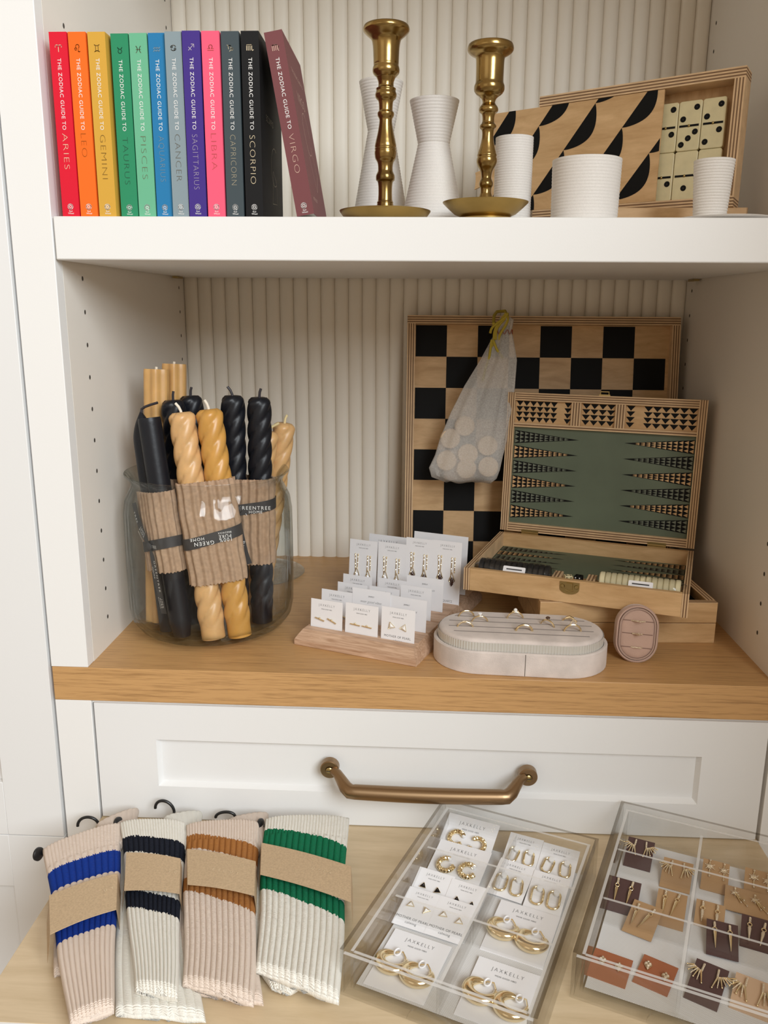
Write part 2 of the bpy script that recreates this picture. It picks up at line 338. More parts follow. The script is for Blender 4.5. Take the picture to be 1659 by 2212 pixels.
# tall neighbouring cabinet
tall = thing('tall_cabinet', 'tall white cabinet with panelled doors beside the open shelves', 'cabinet', (-.35, 0, -.9))
def shaker(z0, z1, pz0, pz1):
    bm = MB(); T = lambda x: x + .35
    xa, xb, pa, pb = -.62, XS - .003, -.55, -.1215
    bm.box((T(pb), -.002, z0), (T(xb), .017, z1)).box((T(xa), -.002, z0), (T(pa), .017, z1)).box((T(pa), -.002, z0), (T(pb), .017, pz0)).box((T(pa), -.002, pz1), (T(pb), .017, z1)).box((T(pa), .006, pz0), (T(pb), .014, pz1))
    return bm
shaker(L_(-.2335) + .696, 1.90, L_(-.159) + .696, 1.82).build('door', M['door'], tall, 35, .0006)
shaker(.12, L_(-.2343) + .696, .2, L_(-.310) + .696).build('door', M['door'], tall, 35, .0006)
box('carcass', (-.27, .02, .1), (.30, .49, 1.9), M['white'], tall)

# pull-out shelf the socks and trays lie on
po = thing('pull_out_shelf', 'pale birch pull-out shelf under the drawer holding the socks and clear trays', 'pull-out shelf', (.41, -.15, ZT))
box('shelf_board', (-.408, -.163, -.018), (.408, .46, 0), M['pale'], po, .0005)
box('front_edge', (-.408, -.1665, -.018), (.408, -.163, -.0005), M['white'], po)

# ------------------------------------------------------------------ books
def arc(cx, cy, r, a0, a1, n=14): return [(cx + r * cos(R(a0 + (a1 - a0) * k / n)), cy + r * sin(R(a0 + (a1 - a0) * k / n))) for k in range(n + 1)]
GLYPH = dict(
    ARIES=[arc(-.24, .22, .24, 200, -10), arc(.24, .22, .24, 190, -20), [(0, .2), (0, -.5)]],
    LEO=[arc(-.25, -.1, .16, 0, 360), arc(.02, .25, .26, 200, -40), [(.22, .1), (.1, -.35)], arc(.25, -.35, .14, 180, 330)],
    GEMINI=[arc(0, .95, .6, 230, 310), arc(0, -.95, .6, 130, 50), [(-.2, .38), (-.2, -.38)], [(.2, .38), (.2, -.38)]],
    TAURUS=[arc(0, -.2, .28, 0, 360), arc(0, .42, .34, 190, 350)],
    PISCES=[arc(-.75, 0, .6, -50, 50), arc(.75, 0, .6, 130, 230), [(-.35, 0), (.35, 0)]],
    AQUARIUS=[[(-.5, .05), (-.28, .3), (-.12, .05), (.1, .3), (.26, .05), (.5, .3)], [(-.5, -.3), (-.28, -.05), (-.12, -.3), (.1, -.05), (.26, -.3), (.5, -.05)]],
    CANCER=[arc(-.25, .15, .13, 0, 360), arc(.25, -.15, .13, 0, 360), arc(0, -.05, .42, 160, 30), arc(0, .05, .42, -20, -150)],
    SAGITTARIUS=[[(-.42, -.42), (.42, .42)], [(0, .42), (.42, .42), (.42, 0)], [(-.38, .02), (.02, -.38)]],
    LIBRA=[[(-.45, -.4), (.45, -.4)], [(-.45, -.15), (-.14, -.15)], [(.14, -.15), (.45, -.15)], arc(0, .1, .26, -70, 250)],
    CAPRICORN=[[(-.45, .35), (-.3, .3), (-.22, -.2)], arc(-.05, .15, .18, 180, 0), [(.13, .15), (.1, -.3), (-.1, -.5)], arc(.28, -.2, .16, 180, -180)],
    SCORPIO=[arc(-.38, .25, .12, 180, 0), [(-.26, .25), (-.26, -.4)], arc(-.13, .25, .13, 180, 0), [(0, .25), (0, -.4)], arc(.13, .25, .13, 180, 0), [(.26, .25), (.26, -.3), (.36, -.45), (.5, -.32)], [(-.5, .25), (-.5, -.4)]],
    VIRGO=[[(-.5, .25), (-.5, -.4)], arc(-.38, .25, .12, 180, 0), [(-.26, .25), (-.26, -.4)], arc(-.13, .25, .13, 180, 0), [(0, .25), (0, -.4)], arc(.13, .25, .13, 180, 0), [(.26, .25), (.26, -.3), (.4, -.5)], arc(.3, -.05, .2, 70, -90)])
BH, BD = .178, .127
def mkbook(sign, col, foil, span, x, y, wd, roll, label, z=H2, h=BH, hc=.0062):
    b = thing('book', label, 'book', (x, y, z), (0, roll, 0), 'guidebooks in a rainbow row')
    cm = mat('cover_' + sign.lower(), col, .55, spec=.22); fm = mat('foil_' + sign.lower(), foil, .4, 0., .3)  # gold foil, its changing reflection set as one flat tone per book
    o = .0007
    bm = MB().box((0, 0, 0), (wd, o, h)).box((0, o, 0), (o, BD, h)).box((wd - o, o, 0), (wd, BD, h))
    bm.build('cover', cm, b, 0)
    box('page_block', (o, o, .0008), (wd - o, BD - .0015, h - .0008), M['paper'], b)
    spine = lambda bm, px, pz: setattr(bm, 'T', Matrix.Translation((px, -.0003, pz)))
    # spine text reads downwards: text x = -z, text up = +x
    TM = Matrix(((0, 1, 0, 0), (0, 0, -1, 0), (-1, 0, 0, 0), (0, 0, 0, 1)))
    f = lambda u: h * (1 - (u - 105) / 1692)
    bm = MB(); bm.T = Matrix.Translation((wd * .5 - .0020, -.0003, 0)) @ TM
    bm.text('THE ZODIAC GUIDE TO', -f(340), 0, .0040, f(340) - f(985), 0)
    bm.T = Matrix.Translation((wd * .5 - hc / 2, -.0003, 0)) @ TM
    bm.text(sign, -f(span[0]), 0, hc, f(span[0]) - f(span[1]), 1, thin=.026, sp=1.12)
    bm.build('title_lettering', [M['wprint'], fm], b, 0)
    UP = Matrix.Translation((wd * .5, -.0003, f(250))) @ Matrix.Rotation(R(90), 4, 'X') @ Matrix.Scale(.0068, 4)
    bm = MB(); bm.T = UP
    for st in GLYPH[sign]: bm.stroke(st, .09)
    bm.build('zodiac_symbol', fm, b, 0)
    bm = MB(); bm.T = Matrix.Translation((wd * .5, -.0003, f(1705))) @ Matrix.Rotation(R(90), 4, 'X')
    bm.stroke(arc(0, 0, .0027, 0, 360, 28), .0007)
    for k in range(10): a = 2 * pi * k / 10; bm.stroke([(.0009 * cos(a), .0009 * sin(a)), (.0018 * cos(a), .0018 * sin(a))], .0004)
    bm.text('Red', 0, -.0053, .0017, mi=0, align='C', sp=1.0); bm.text('Wheel', 0, -.0075, .0017, mi=0, align='C', sp=1.0)
    bm.build('publisher_mark', M['wprint'], b, 0)
    return b, fm, wd
GD = (.62, .48, .28)
books = [
    ('ARIES', (.72, .012, .035), (.80, .62, .42), (1018, 1350), 134.2, 'crimson red spine, first in the rainbow row against the white cabinet side'),
    ('LEO', (.92, .16, .018), (.33, .085, .005), (1018, 1235), 173.5, 'bright orange spine between the crimson and the mustard books'),
    ('GEMINI', (.66, .37, .055), (.20, .11, .02), (1030, 1440), 213.9, 'mustard yellow spine next to the orange book'),
    ('TAURUS', (.028, .26, .125), (.025, .10, .055), (1040, 1485), 257.4, 'deep emerald green spine next to the mustard book'),
    ('PISCES', (.15, .46, .28), (.16, .17, .10), (1035, 1435), 296.9, 'pale mint green spine next to the emerald book'),
    ('AQUARIUS', (.022, .195, .42), (.22, .30, .34), (1035, 1460), 336.4, 'bright blue spine between the mint and the grey-blue books'),
    ('CANCER', (.25, .315, .345), (.14, .12, .09), (1025, 1460), 373.3, 'pale blue-grey spine next to the bright blue book'),
    ('SAGITTARIUS', (.060, .032, .235), (.46, .40, .50), (1030, 1540), 410.2, 'deep violet spine, tallest looking in the rainbow row'),
    ('LIBRA', (.90, .115, .205), (.50, .085, .085), (1020, 1355), 449.7, 'bubblegum pink spine next to the violet book'),
    ('CAPRICORN', (.058, .078, .088), (.46, .40, .28), (1030, 1495), 489.3, 'dark slate grey spine next to the pink book'),
    ('SCORPIO', (.0085, .0085, .0095), (.82, .68, .46), (1035, 1485), 530.5, 'plain black spine, last upright in the row with its cover showing')]
recess = dict(GEMINI=.001, TAURUS=.007, PISCES=.006, AQUARIUS=.006, CANCER=.002, SAGITTARIUS=0, CAPRICORN=.0025, SCORPIO=.002, LIBRA=.001, LEO=.0005)
for sign, col, foil, span, px, desc in books:
    x = .0120 + (px - 134.2) * (.2133 / 429.)
    b, fm, wd_ = mkbook(sign, col, foil, span, x, .002 + recess.get(sign, 0), .0182 if sign not in ('AQUARIUS', 'CANCER') else .0172, 0, 'zodiac book with ' + desc)
    if sign == 'SCORPIO':
        bm = MB(); bm.T = Matrix.Translation((wd_ + .0003, 0, 0)) @ Matrix(((0, 0, 1, 0), (1, 0, 0, 0), (0, 1, 0, 0), (0, 0, 0, 1)))
        bm.stroke(arc(.075, .06, .02, 60, 300), .0006); bm.stroke([(.06, .02), (.066, .055), (.085, .045), (.088, .022), (.06, .02)], .0006); bm.text('SCORPIO', .03, .10, .007, thin=.02)
        bm.build('cover_art', fm, b, 0)
b, fm, wd_ = mkbook('VIRGO', (.185, .062, .066), (.66, .45, .36), (1030, 1395), .2635, .002, .0185, R(-9.9), 'dusty plum zodiac book leaning sideways against the black one', z=H2 + .0001)
bm = MB(); bm.T = Matrix.Translation((wd_ + .0003, 0, 0)) @ Matrix(((0, 0, 1, 0), (1, 0, 0, 0), (0, 1, 0, 0), (0, 0, 0, 1)))
bm.text('THE ZODIAC GUIDE TO', .022, .145, .0045, .08, thin=.01); bm.text('VIRGO', .035, .118, .012, .055, thin=.02)
bm.stroke(arc(.063, .09, .022, 0, 300), .0006); bm.stroke([(.04, .10), (.05, .06), (.07, .03), (.095, .05), (.08, .08)], .0006); bm.text('ASTROLOGY', .018, .016, .004, thin=.01)
bm.build('cover_art', fm, b, 0)

# ------------------------------------------------------------------ candlesticks
KX, KZ = .0001464, .0001335
def stick(name, x, y, prof, z_at0, dish, cupmi, label):
    t = thing('candlestick', label, 'candlestick', (x, y, H2), (0, 0, 0), 'brass candlesticks')
    p = [(hw * KX, (z_at0 - cy) * KZ) for cy, hw in prof]
    p = sorted(p, key=lambda a: a[1])
    # denser, rounded profile
    cut = [i for i, (cy, hw) in enumerate(sorted(prof, reverse=True)) if cy <= cupmi][0]
    def smoothp(a):
        o = []
        for i in range(len(a) - 1):
            p0 = a[max(0, i - 1)]; p1 = a[i]; p2 = a[i + 1]; p3 = a[min(len(a) - 1, i + 2)]
            for k in range(4):
                s = k / 4
                r = .5 * (2 * p1[0] + (p2[0] - p0[0]) * s + (2 * p0[0] - 5 * p1[0] + 4 * p2[0] - p3[0]) * s * s + (3 * p1[0] - p0[0] - 3 * p2[0] + p3[0]) * s ** 3)
                o.append((max(r, .002), p1[1] + (p2[1] - p1[1]) * s))
        return o + [a[-1]]
    sp = smoothp(p)
    zc = p[cut][1]; lo = [q for q in sp if q[1] <= zc]; hi = [q for q in sp if q[1] >= zc]
    MB().lathe(lo, 48).build('stem', M['brass'], t, 50)
    rt_ = hi[-1][0]; zt_ = hi[-1][1]
    MB().lathe(hi + [(rt_ * .97, zt_ + .0006), (.0125, zt_ - .001), (.0115, zt_ - .004), (.0115, zc + .006), (.001, zc + .005)], 48).build('candle_cup', M['brass'], t, 50)
    MB().lathe(dish, 64).build('drip_dish', M['dish'], t, 50)
p1 = [(100, 163), (112, 168), (135, 168), (165, 140), (190, 113), (215, 103), (260, 97), (330, 94), (370, 93), (385, 92), (400, 97), (420, 100), (440, 97), (452, 88), (470, 72), (485, 65), (505, 58), (535, 57), (548, 62), (555, 74), (572, 72), (600, 80), (625, 75), (645, 58), (665, 53), (700, 51), (722, 52), (735, 62), (760, 60), (778, 50), (800, 48), (850, 54), (900, 63), (960, 76), (990, 81), (1003, 79), (1010, 82), (1018, 80), (1035, 83), (1060, 81), (1085, 76), (1110, 62), (1140, 56), (1175, 56), (1190, 61), (1215, 71), (1250, 70), (1262, 58), (1300, 53), (1350, 52), (1400, 54), (1415, 57), (1422, 62), (1432, 61), (1460, 66), (1470, 66), (1478, 57), (1500, 57), (1540, 60)]
d1 = [(.001, .0006), (.030, 0), (.038, .001), (.0470, .0065), (.0505, .0112), (.0508, .0124), (.0495, .0128), (.042, .0090), (.030, .0068), (.012, .0080), (.001, .0085)]
stick('a', .3535, .062, p1, 1585, d1, 480, 'taller brass candlestick on a flat dish beside the leaning plum book')
p2 = [(278, 160), (290, 165), (318, 167), (340, 150), (365, 112), (385, 104), (420, 102), (480, 101), (545, 101), (560, 104), (580, 111), (610, 110), (635, 96), (655, 70), (675, 52), (700, 46), (715, 52), (735, 66), (755, 71), (770, 66), (785, 50), (810, 44), (845, 44), (858, 50), (872, 60), (890, 60), (905, 46), (935, 42), (985, 46), (1040, 58), (1085, 70), (1100, 74), (1108, 71), (1125, 76), (1150, 76), (1180, 66), (1205, 52), (1230, 42), (1270, 38), (1290, 46), (1310, 53), (1330, 52), (1350, 42), (1385, 42), (1405, 48), (1430, 56), (1450, 60), (1475, 62), (1500, 62)]
d2 = [(.001, .0006), (.0300, 0), (.0305, .0045), (.0275, .0062), (.034, .009), (.041, .0150), (.0468, .0205), (.0472, .0215), (.0458, .0216), (.040, .0180), (.030, .0160), (.012, .0175), (.001, .018)]
stick('b', .4645, .060, p2, 1620, d2, 660, 'shorter brass candlestick on a deep footed dish before the white cylinder cup')

# ------------------------------------------------------------------ ribbed white ceramics
def ribbed(name, label, cat, x, y, prof, z=H2, pitch=.0034, amp=.0005, wall=.003):
    out = []
    for (r0, a), (r1, b) in zip(prof, prof[1:]):
        n = max(1, round((b - a) / pitch))
        for k in range(n):
            for j in range(4):
                s = (k + j / 4) / n
                out.append((r0 + (r1 - r0) * s + amp * (abs(sin(pi * j / 4)) - .6), a + (b - a) * s))
    r, zt = prof[-1]
    out += [(r, zt), (r - wall * .5, zt + .0006), (r - wall, zt)] + [(max(.004, rr - wall), zz) for rr, zz in reversed(prof[:-1])][:-1] + [(max(.004, prof[0][0] - wall), .004), (.001, .004)]
    return tag(MB().lathe([(.001, 0), (prof[0][0] - .001, 0)] + out, 64).build(name, M['ceram'], smooth=60), label, cat, 'ribbed white ceramics')
def place(o, x, y, z=H2, rot=(0, 0, 0)): o.location = (x, y, z); o.rotation_euler = rot; return o
place(ribbed('hourglass_vase', 'tall ribbed white hourglass vase half hidden behind the taller brass candlestick', 'vase', 0, 0, [(.039, .001), (.0165, .124), (.0275, .181)]), .340, .214)
place(ribbed('hourglass_vase', 'shorter ribbed white hourglass vase standing between the two brass candlesticks', 'vase', 0, 0, [(.0395, .001), (.0185, .096), (.0290, .143)]), .4065, .142)
place(ribbed('cylinder_cup', 'tall ribbed white cylinder cup just behind the shorter candlestick', 'cup', 0, 0, [(.0218, .001), (.0218, .100)], pitch=.0028, amp=.00035), .500, .127)
place(ribbed('planter_pot', 'wide ribbed white pot in front of the patterned domino box', 'pot', 0, 0, [(.0365, .001), (.0378, .068)]), .5765, .080)
place(ribbed('tapered_cup', 'small tapered ribbed white cup standing on a thin plate', 'cup', 0, 0, [(.0172, .001), (.0212, .0595)], pitch=.0030, amp=.0007), .7085, .058, H2 + .0045)
pl = tag(MB().lathe([(.001, 0), (.030, 0), (.050, .0030), (.0505, .0040), (.048, .0042), (.030, .0040), (.001, .0040)], 64).build('plate', M['ceram'], smooth=60), 'thin round white plate under the small tapered cup', 'plate')
place(pl, .722, .053)

# ------------------------------------------------------------------ domino box
under = thing('game_box', 'flat plywood box lying under the open domino box on the white shelf', 'box', (.560, .158, H2), (0, 0, R(-2)))
bw, bd, bh = .222, .115, .027
MB().box((.012, 0, 0), (bw, .0025, bh)).box((.012, bd - .0025, 0), (bw, bd, bh)).box((bw - .0025, 0, 0), (bw, bd, bh)).box((0, .0025, .004), (bw - .0025, bd - .0025, bh - .004)).build('body', M['birch'], under, 0, .0006)
MB().plies((0, 0, 0), (.012, bd, bh), 2, 7).build('end_rail', [M['ply1'], M['ply2']], under, 0)
dom = thing('domino_box', 'open plywood domino box with black leaf pattern sliding lid, propped at an angle', 'box', (.765, .155, .5475), (R(-4), R(-.6), R(-30.5)))
dw, dh, dt, rl = .258, .157, .030, .0125
PL = [M['ply1'], M['ply2']]
MB().plies((-dw, 0, dh - rl), (0, dt, dh), 2, 7).build('top_rail', PL, dom, 0)
MB().plies((-dw, 0, 0), (0, dt, rl), 2, 7).build('bottom_rail', PL, dom, 0)
MB().plies((-rl, 0, rl), (0, dt, dh - rl), 0, 7).build('end_rail', PL, dom, 0)
box('back_panel', (-dw, dt - .004, rl), (-rl, dt - .0005, dh - rl), M['birchz'], dom)
# sliding lid with printed leaves: rows of slanted half leaves
lx1, lx0, lz0, lz1 = -.0935, -.104 - .232, rl + .0005, dh - rl - .0005
bm = MB(); bm.T = Matrix.Translation((0, .0012, 0)) @ Matrix.Rotation(R(90), 4, 'X')
notch = [(lx0, lz0 + .038)] + [(lx0 - .014 + .002 * cos(a), lz0 + .045 + .012 * sin(a)) for a in (-1.2, -.6, 0, .6, 1.2)][::1] + [(lx0, lz0 + .06)]
bm.prism([(lx0, lz0), (lx1, lz0), (lx1, lz1), (lx0, lz1)] + list(reversed(notch)), -.003, 0, 0)
def leaf(cx, cz):
    L0 = .066; a = R(53.5)
    ux, uz = cos(a), sin(a); nx, nz = sin(a), -cos(a)
    pts = [(cx, cz), (cx + ux * L0, cz + uz * L0)]
    for k in range(1, 20):
        s = 1 - k / 20
        bul = .0205 * sin(pi * s) ** .85
        pts.append((cx + ux * s * L0 + nx * bul, cz + uz * s * L0 + nz * bul))
    return pts
def clip(poly, x0, x1, y0, y1):
    for ax, lim, sg in ((0, x0, 1), (0, x1, -1), (1, y0, 1), (1, y1, -1)):
        o = []
        for i in range(len(poly)):
            p, q_ = poly[i - 1], poly[i]; dp, dq = sg * (p[ax] - lim), sg * (q_[ax] - lim)
            if (dp < 0) != (dq < 0): t = dp / (dp - dq); o.append((p[0] + (q_[0] - p[0]) * t, p[1] + (q_[1] - p[1]) * t))
            if dq >= 0: o.append(q_)
        poly = o
        if len(poly) < 3: return []
    return poly
a54 = R(53.5); stx, stz = cos(a54) * .066, sin(a54) * .066
for i in range(-7, 8):
    for j in range(-6, 7):
        cx = -.1435 + i * .0765 + j * stx; cz = .105 + i * .0190 + j * stz
        p = clip(leaf(cx, cz), lx0 + .001, lx1 - .0005, lz0, lz1)
        if p: bm.add([(x, z, .0002) for x, z in p], [tuple(range(len(p)))], 1)
bm.build('sliding_lid', [M['birch'], M['ink']], dom, 0)
DM = dom.matrix_basis.copy()
tw_, th_ = .0276, .0580
PIP = {0: [], 1: [(0, 0)], 2: [(-.28, -.22), (.28, .22)], 3: [(-.28, -.24), (0, 0), (.28, .24)]}
TILES = [(0, 0, 2, 2, 'in the top row beside the plywood end rail'), (1, 0, 2, 3, 'in the middle of the top row'), (2, 0, 2, 2, 'in the top row half under the patterned lid'),
         (0, 1, 0, 1, 'behind the small tapered cup'), (1, 1, 0, 1, 'in the middle of the bottom row'), (2, 1, 0, 2, 'in the bottom row half under the patterned lid')]
for ci, ri, a_, b_, d_ in TILES:
    cx = -rl - .0085 - tw_ * (ci + .5) - .0006 * ci; cz = rl + .0012 + th_ * (1.5 - ri) - .0004 * ri
    t = thing('domino_tile', 'ivory domino ' + d_, 'domino', DM @ Vector((cx, .0145, cz)), dom.rotation_euler, 'dominoes in the plywood box')
    bm = MB(); bm.T = Matrix.Rotation(R(90), 4, 'X'); bm.prism(rrect(tw_, th_, .003), -.005, .003)
    bm.build('tile', M['ivory'], t, 35, .0008)
    bm = MB(); bm.T = Matrix.Translation((0, -.0033, 0)) @ Matrix.Rotation(R(90), 4, 'X')
    for half, n in ((1, a_), (-1, b_)):
        for px, pz in PIP[n]: bm.lathe([(.0035, .0), (.0031, .0004), (.0003, .0001)], 16, 0, False, (px * tw_, half * th_ * .25 + pz * th_ * .5))
    bm.build('pips', M['ink'], t)
    bm = MB(); bm.T = Matrix.Translation((0, -.0032, 0)) @ Matrix.Rotation(R(90), 4, 'X'); bm.box((-tw_ * .42, -.0012, 0), (tw_ * .42, .0012, .0003)); bm.build('divider_bar', M['ink'], t, 0)
    bm = MB(); bm.ball((0, -.0034, 0), .0017, 6); bm.build('rivet', M['latch'], t)

# ------------------------------------------------------------------ glass jar of candles
JX, JY = .117, .150
gp = [(.001, .0005), (.070, .0005), (.085, .0030), (.098, .0100), (.1065, .0220), (.1095, .038), (.1105, .10), (.1100, .165), (.1075, .182), (.1015, .194), (.0985, .200), (.0980, .204), (.1005, .2095), (.1045, .2140), (.1068, .2162)]
ip = [(.1062, .2178), (.1035, .2168), (.0995, .2115), (.0965, .206), (.0960, .201), (.0985, .194), (.1045, .181), (.1068, .165), (.1072, .10), (.1062, .040), (.103, .026), (.094, .0160), (.080, .0110), (.050, .0095), (.001, .0090)]
jar = tag(MB().lathe(gp + ip, 72, cap=False).build('glass_jar', M['glass'], smooth=70), 'large round clear glass jar full of candles by the white cabinet side', 'jar')
jar.location = (JX, JY, 0)
ZB = .0102
def candle(parent, kind, m, r, base, top, wickm, turns=0, bend=0.):
    b, t = Vector(base), Vector(top); ax = (t - b).normalized(); L = (t - b).length
    Q = ax.to_track_quat('Z', 'Y').to_matrix().to_4x4(); T = Matrix.Translation(b) @ Q
    bm = MB(); bm.T = T; n = 48
    rings = []
    for k in range(97):
        s = k / 96; z = s * L; ring = []
        for i in range(n):
            a = 2 * pi * i / n
            if kind == 'twist':
                lobe = abs(sin(2 * (a - turns * 2 * pi * s))) ** .5
                e = min(1, s / .10, 1); blend = 0 if s < .05 else min(1, (s - .05) / .05)
                rr = r * (.93 * (1 - blend) + blend * (.79 + .25 * lobe)) * (1 if s < .975 else 1 - .35 * ((s - .975) / .025) ** 2)
            elif kind == 'star':
                rr = r * (.80 + .20 * (abs(cos(3 * a)) ** 1.5))
                if k == 96: rr *= .97
            elif kind == 'taper':
                rr = r * (1 if s < .86 else max(.08, 1 - ((s - .86) / .14) ** 2 * .95)) * (.92 + .08 * s)
            else:
                rr = r * (.72 + .28 * min(1, s / .07)) * (1 if s < .99 else .95)
            ring.append((rr * cos(a), rr * sin(a), z))
        rings.append(ring)
    c = bm.loft(rings).build('candle', m, parent, 50)
    if bend is None: return T, L
    tip = T @ Vector((0, 0, L - .003)); bm = MB(); bm.T = Matrix.Translation(tip)
    if kind == 'taper': pth = [(0, 0, 0), (.001, 0, .006), (.006, -.002, .009), (.014, -.004, .012), (.024, -.006, .015)]
    else: pth = [(0, 0, 0), (bend * .001, 0, .005), (bend * .003, -.001, .010), (bend * .007, -.001, .0145)]
    if kind == 'star': pth = [(p[0], p[1], p[2] * .42) for p in pth]
    bm.tube(pth, .0017, 8); bm.build('wick', wickm, c)
    return T, L
def sleeve_ring(hx, r, n=96, ripple=0., nr=34):
    """stadium outline: two round candles side by side along x, half spacing hx"""
    per = 4 * hx + 2 * pi * r; o = []
    for i in range(n):
        d = per * i / n
        if d < 2 * hx: x, y, nx, ny = -hx + d, -r, 0, -1
        elif d < 2 * hx + pi * r: a = -pi / 2 + (d - 2 * hx) / r; x, y, nx, ny = hx + r * cos(a), r * sin(a), cos(a), sin(a)
        elif d < 4 * hx + pi * r: x, y, nx, ny = hx - (d - 2 * hx - pi * r), r, 0, 1
        else: a = pi / 2 + (d - 4 * hx - pi * r) / r; x, y, nx, ny = -hx + r * cos(a), r * sin(a), cos(a), sin(a)
        q_ = ripple * (sin(2 * pi * nr * i / n) * .5 + .5)
        o.append((x + nx * q_, y + ny * q_))
    return o
def pair(label, kind, mats, wickm, r, b1, b2, t1, t2, sleeve=None, ribbon=None, turns=(3.2, 3.2), bends=(.8, -.6)):
    t = thing('candle_pair', label, 'candles', ((b1[0] + b2[0]) / 2, (b1[1] + b2[1]) / 2, ZB), group='wrapped candles in the glass jar')
    off = Vector(((b1[0] + b2[0]) / 2, (b1[1] + b2[1]) / 2, ZB))
    kinds = kind if isinstance(kind, tuple) else (kind, kind)
    for k, (b, tp) in enumerate(((b1, t1), (b2, t2))):
        candle(t, kinds[k], mats[k], r, Vector(b) - off, Vector(tp) - off, wickm, turns[k], bends[k])
    fr = None
    if sleeve:
        s0, s1 = sleeve
        B1, B2, T1, T2 = (Vector(q_) - off for q_ in (b1, b2, t1, t2))
        def frame(s):
            p1, p2 = B1.lerp(T1, s), B2.lerp(T2, s); c = (p1 + p2) / 2; ux = (p2 - p1); ux.z = 0; hx = ux.length / 2; ux.normalize()
            ax = ((T1 - B1) + (T2 - B2)).normalized(); uy = ax.cross(ux).normalized(); ux2 = uy.cross(ax).normalized()
            return Matrix((( ux2.x, uy.x, ax.x, c.x), (ux2.y, uy.y, ax.y, c.y), (ux2.z, uy.z, ax.z, c.z), (0, 0, 0, 1))), hx
        n = 272; per = None; rings = []
        for k in range(13):
            s = s0 + (s1 - s0) * k / 12; F, hx = frame(s)
            jig = .0006 * sin(k * 1.3)
            rings.append([tuple(F @ Vector((x + jig, y, (.0008 * sin(i * .9) if k in (0, 12) else 0)))) for i, (x, y) in enumerate(sleeve_ring(hx, r + .0016, n, .0030, 17))])
        inner = []
        for k in (12, 0):
            s = s0 + (s1 - s0) * k / 12; F, hx = frame(s); inner.append([tuple(F @ Vector((x, y, 0))) for x, y in sleeve_ring(hx, r + .0008, n)])
        MB().loft(rings + inner + [rings[0]], cap=False).build('card_sleeve', M['corr'], t, 70)
        if ribbon:
            sr, wd, words_, flip, tails = ribbon
            F, hx = frame(sr); Lt = ((T1 - B1).length)
            rr = r + .0052; ring = sleeve_ring(hx, rr, 96); skew = .0045
            bm = MB(); rg = []
            for zz in (-wd / 2, wd / 2):
                rg.append([tuple(F @ Vector((x, y, zz + skew * x / .03))) for x, y in ring])
            bm.loft(rg, cap=False)
            for (x0_, pts_) in tails:
                q1 = [F @ Vector((x, -rr - .0015 - .0010 * k_, z)) for k_, (x, z, _w) in enumerate(pts_)]
                vs, fs = [], []
                for k_, (x, z, w_) in enumerate(pts_):
                    nx_ = pts_[min(k_ + 1, len(pts_) - 1)]; pv = pts_[max(k_ - 1, 0)]; d = Vector((nx_[0] - pv[0], nx_[1] - pv[1])).normalized()
                    for sg in (-1, 1): vs.append(tuple(F @ Vector((x - d.y * w_ / 2 * sg, -rr - .0012 - .0006 * sin(k_ * 1.2), z + d.x * w_ / 2 * sg))))
                for k_ in range(len(pts_) - 1): fs.append((2 * k_, 2 * k_ + 1, 2 * k_ + 3, 2 * k_ + 2))
                bm.add(vs, fs)
            if tails: bm.T = F; bm.ball((tails[0][0], -rr - .002, 0), .0055, 8, 0, (1.3, .45, 1)); bm.T = Matrix.Identity(4)
            rb = bm.build('ribbon', M['ribbon'], t, 50)
            for (txt, x, z, h, ang) in words_:
                bm = MB(); h = h * 1.18
                bm.T = F @ Matrix.Translation((x, -rr - (.0024 if ang else .0004), z)) @ Matrix.Rotation(R(90), 4, 'X') @ Matrix.Rotation(R(ang), 4, 'Z')
                bm.text(txt, 0, 0, h, align='C', sp=1.25)
                bm.build('ribbon_lettering', M['wprint'], rb, 0)
    return t
pair('two honey coloured star shaped pillar candles, tallest in the jar', 'star', (M['honey'], M['honey']), M['wick'], .0172, (.043, .138, ZB), (.058, .168, ZB), (.052, .163, .347), (.0665, .194, .352), bends=(.1, .1))
pair('two smooth black candles joined by their wick near the cabinet side', ('taper', 'pillar'), (M['wax'], M['wax']), M['bwick'], .0142, (.070, .104, ZB), (.093, .082, ZB), (.040, .128, .296), (.058, .105, .291), (.30, .66),
     (.42, .0135, [('TREE', .0140, -.0020, .0034, 0), ('GREENTREE', .0135, -.038, .0040, -84), ('HOME', .0055, -.034, .0030, -84), ('100%', .0190, -.073, .0030, -84), ('PURE', .0145, -.073, .0030, -84), ('BEESWAX', .0105, -.073, .0018, -84), ('100%', -.010, .018, .0034, -48), ('PURE', -.014, .015, .0034, -48), ('BEESWAX', -.018, .011, .0020, -48), ('TREE', -.026, .036, .0038, -70)], 0,
      [(.003, [(.003, .002, .004), (-.005, .010, .012), (-.014, .022, .0145), (-.024, .038, .0145), (-.027, .055, .013)]), (.003, [(.003, -.002, .004), (.008, -.012, .013), (.011, -.040, .0165), (.014, -.070, .0170), (.016, -.087, .0165)])]), bends=(0, None))
pair('two black twisted candles standing behind the tan twisted ones', 'twist', (M['wax'], M['wax']), M['bwick'], .0156, (.092, .135, ZB), (.108, .165, ZB), (.077, .145, .309), (.0925, .172, .312), (.34, .66), (.52, .0135, [('EE', .020, -.002, .004, 0)], 0, []), bends=(.2, .3))
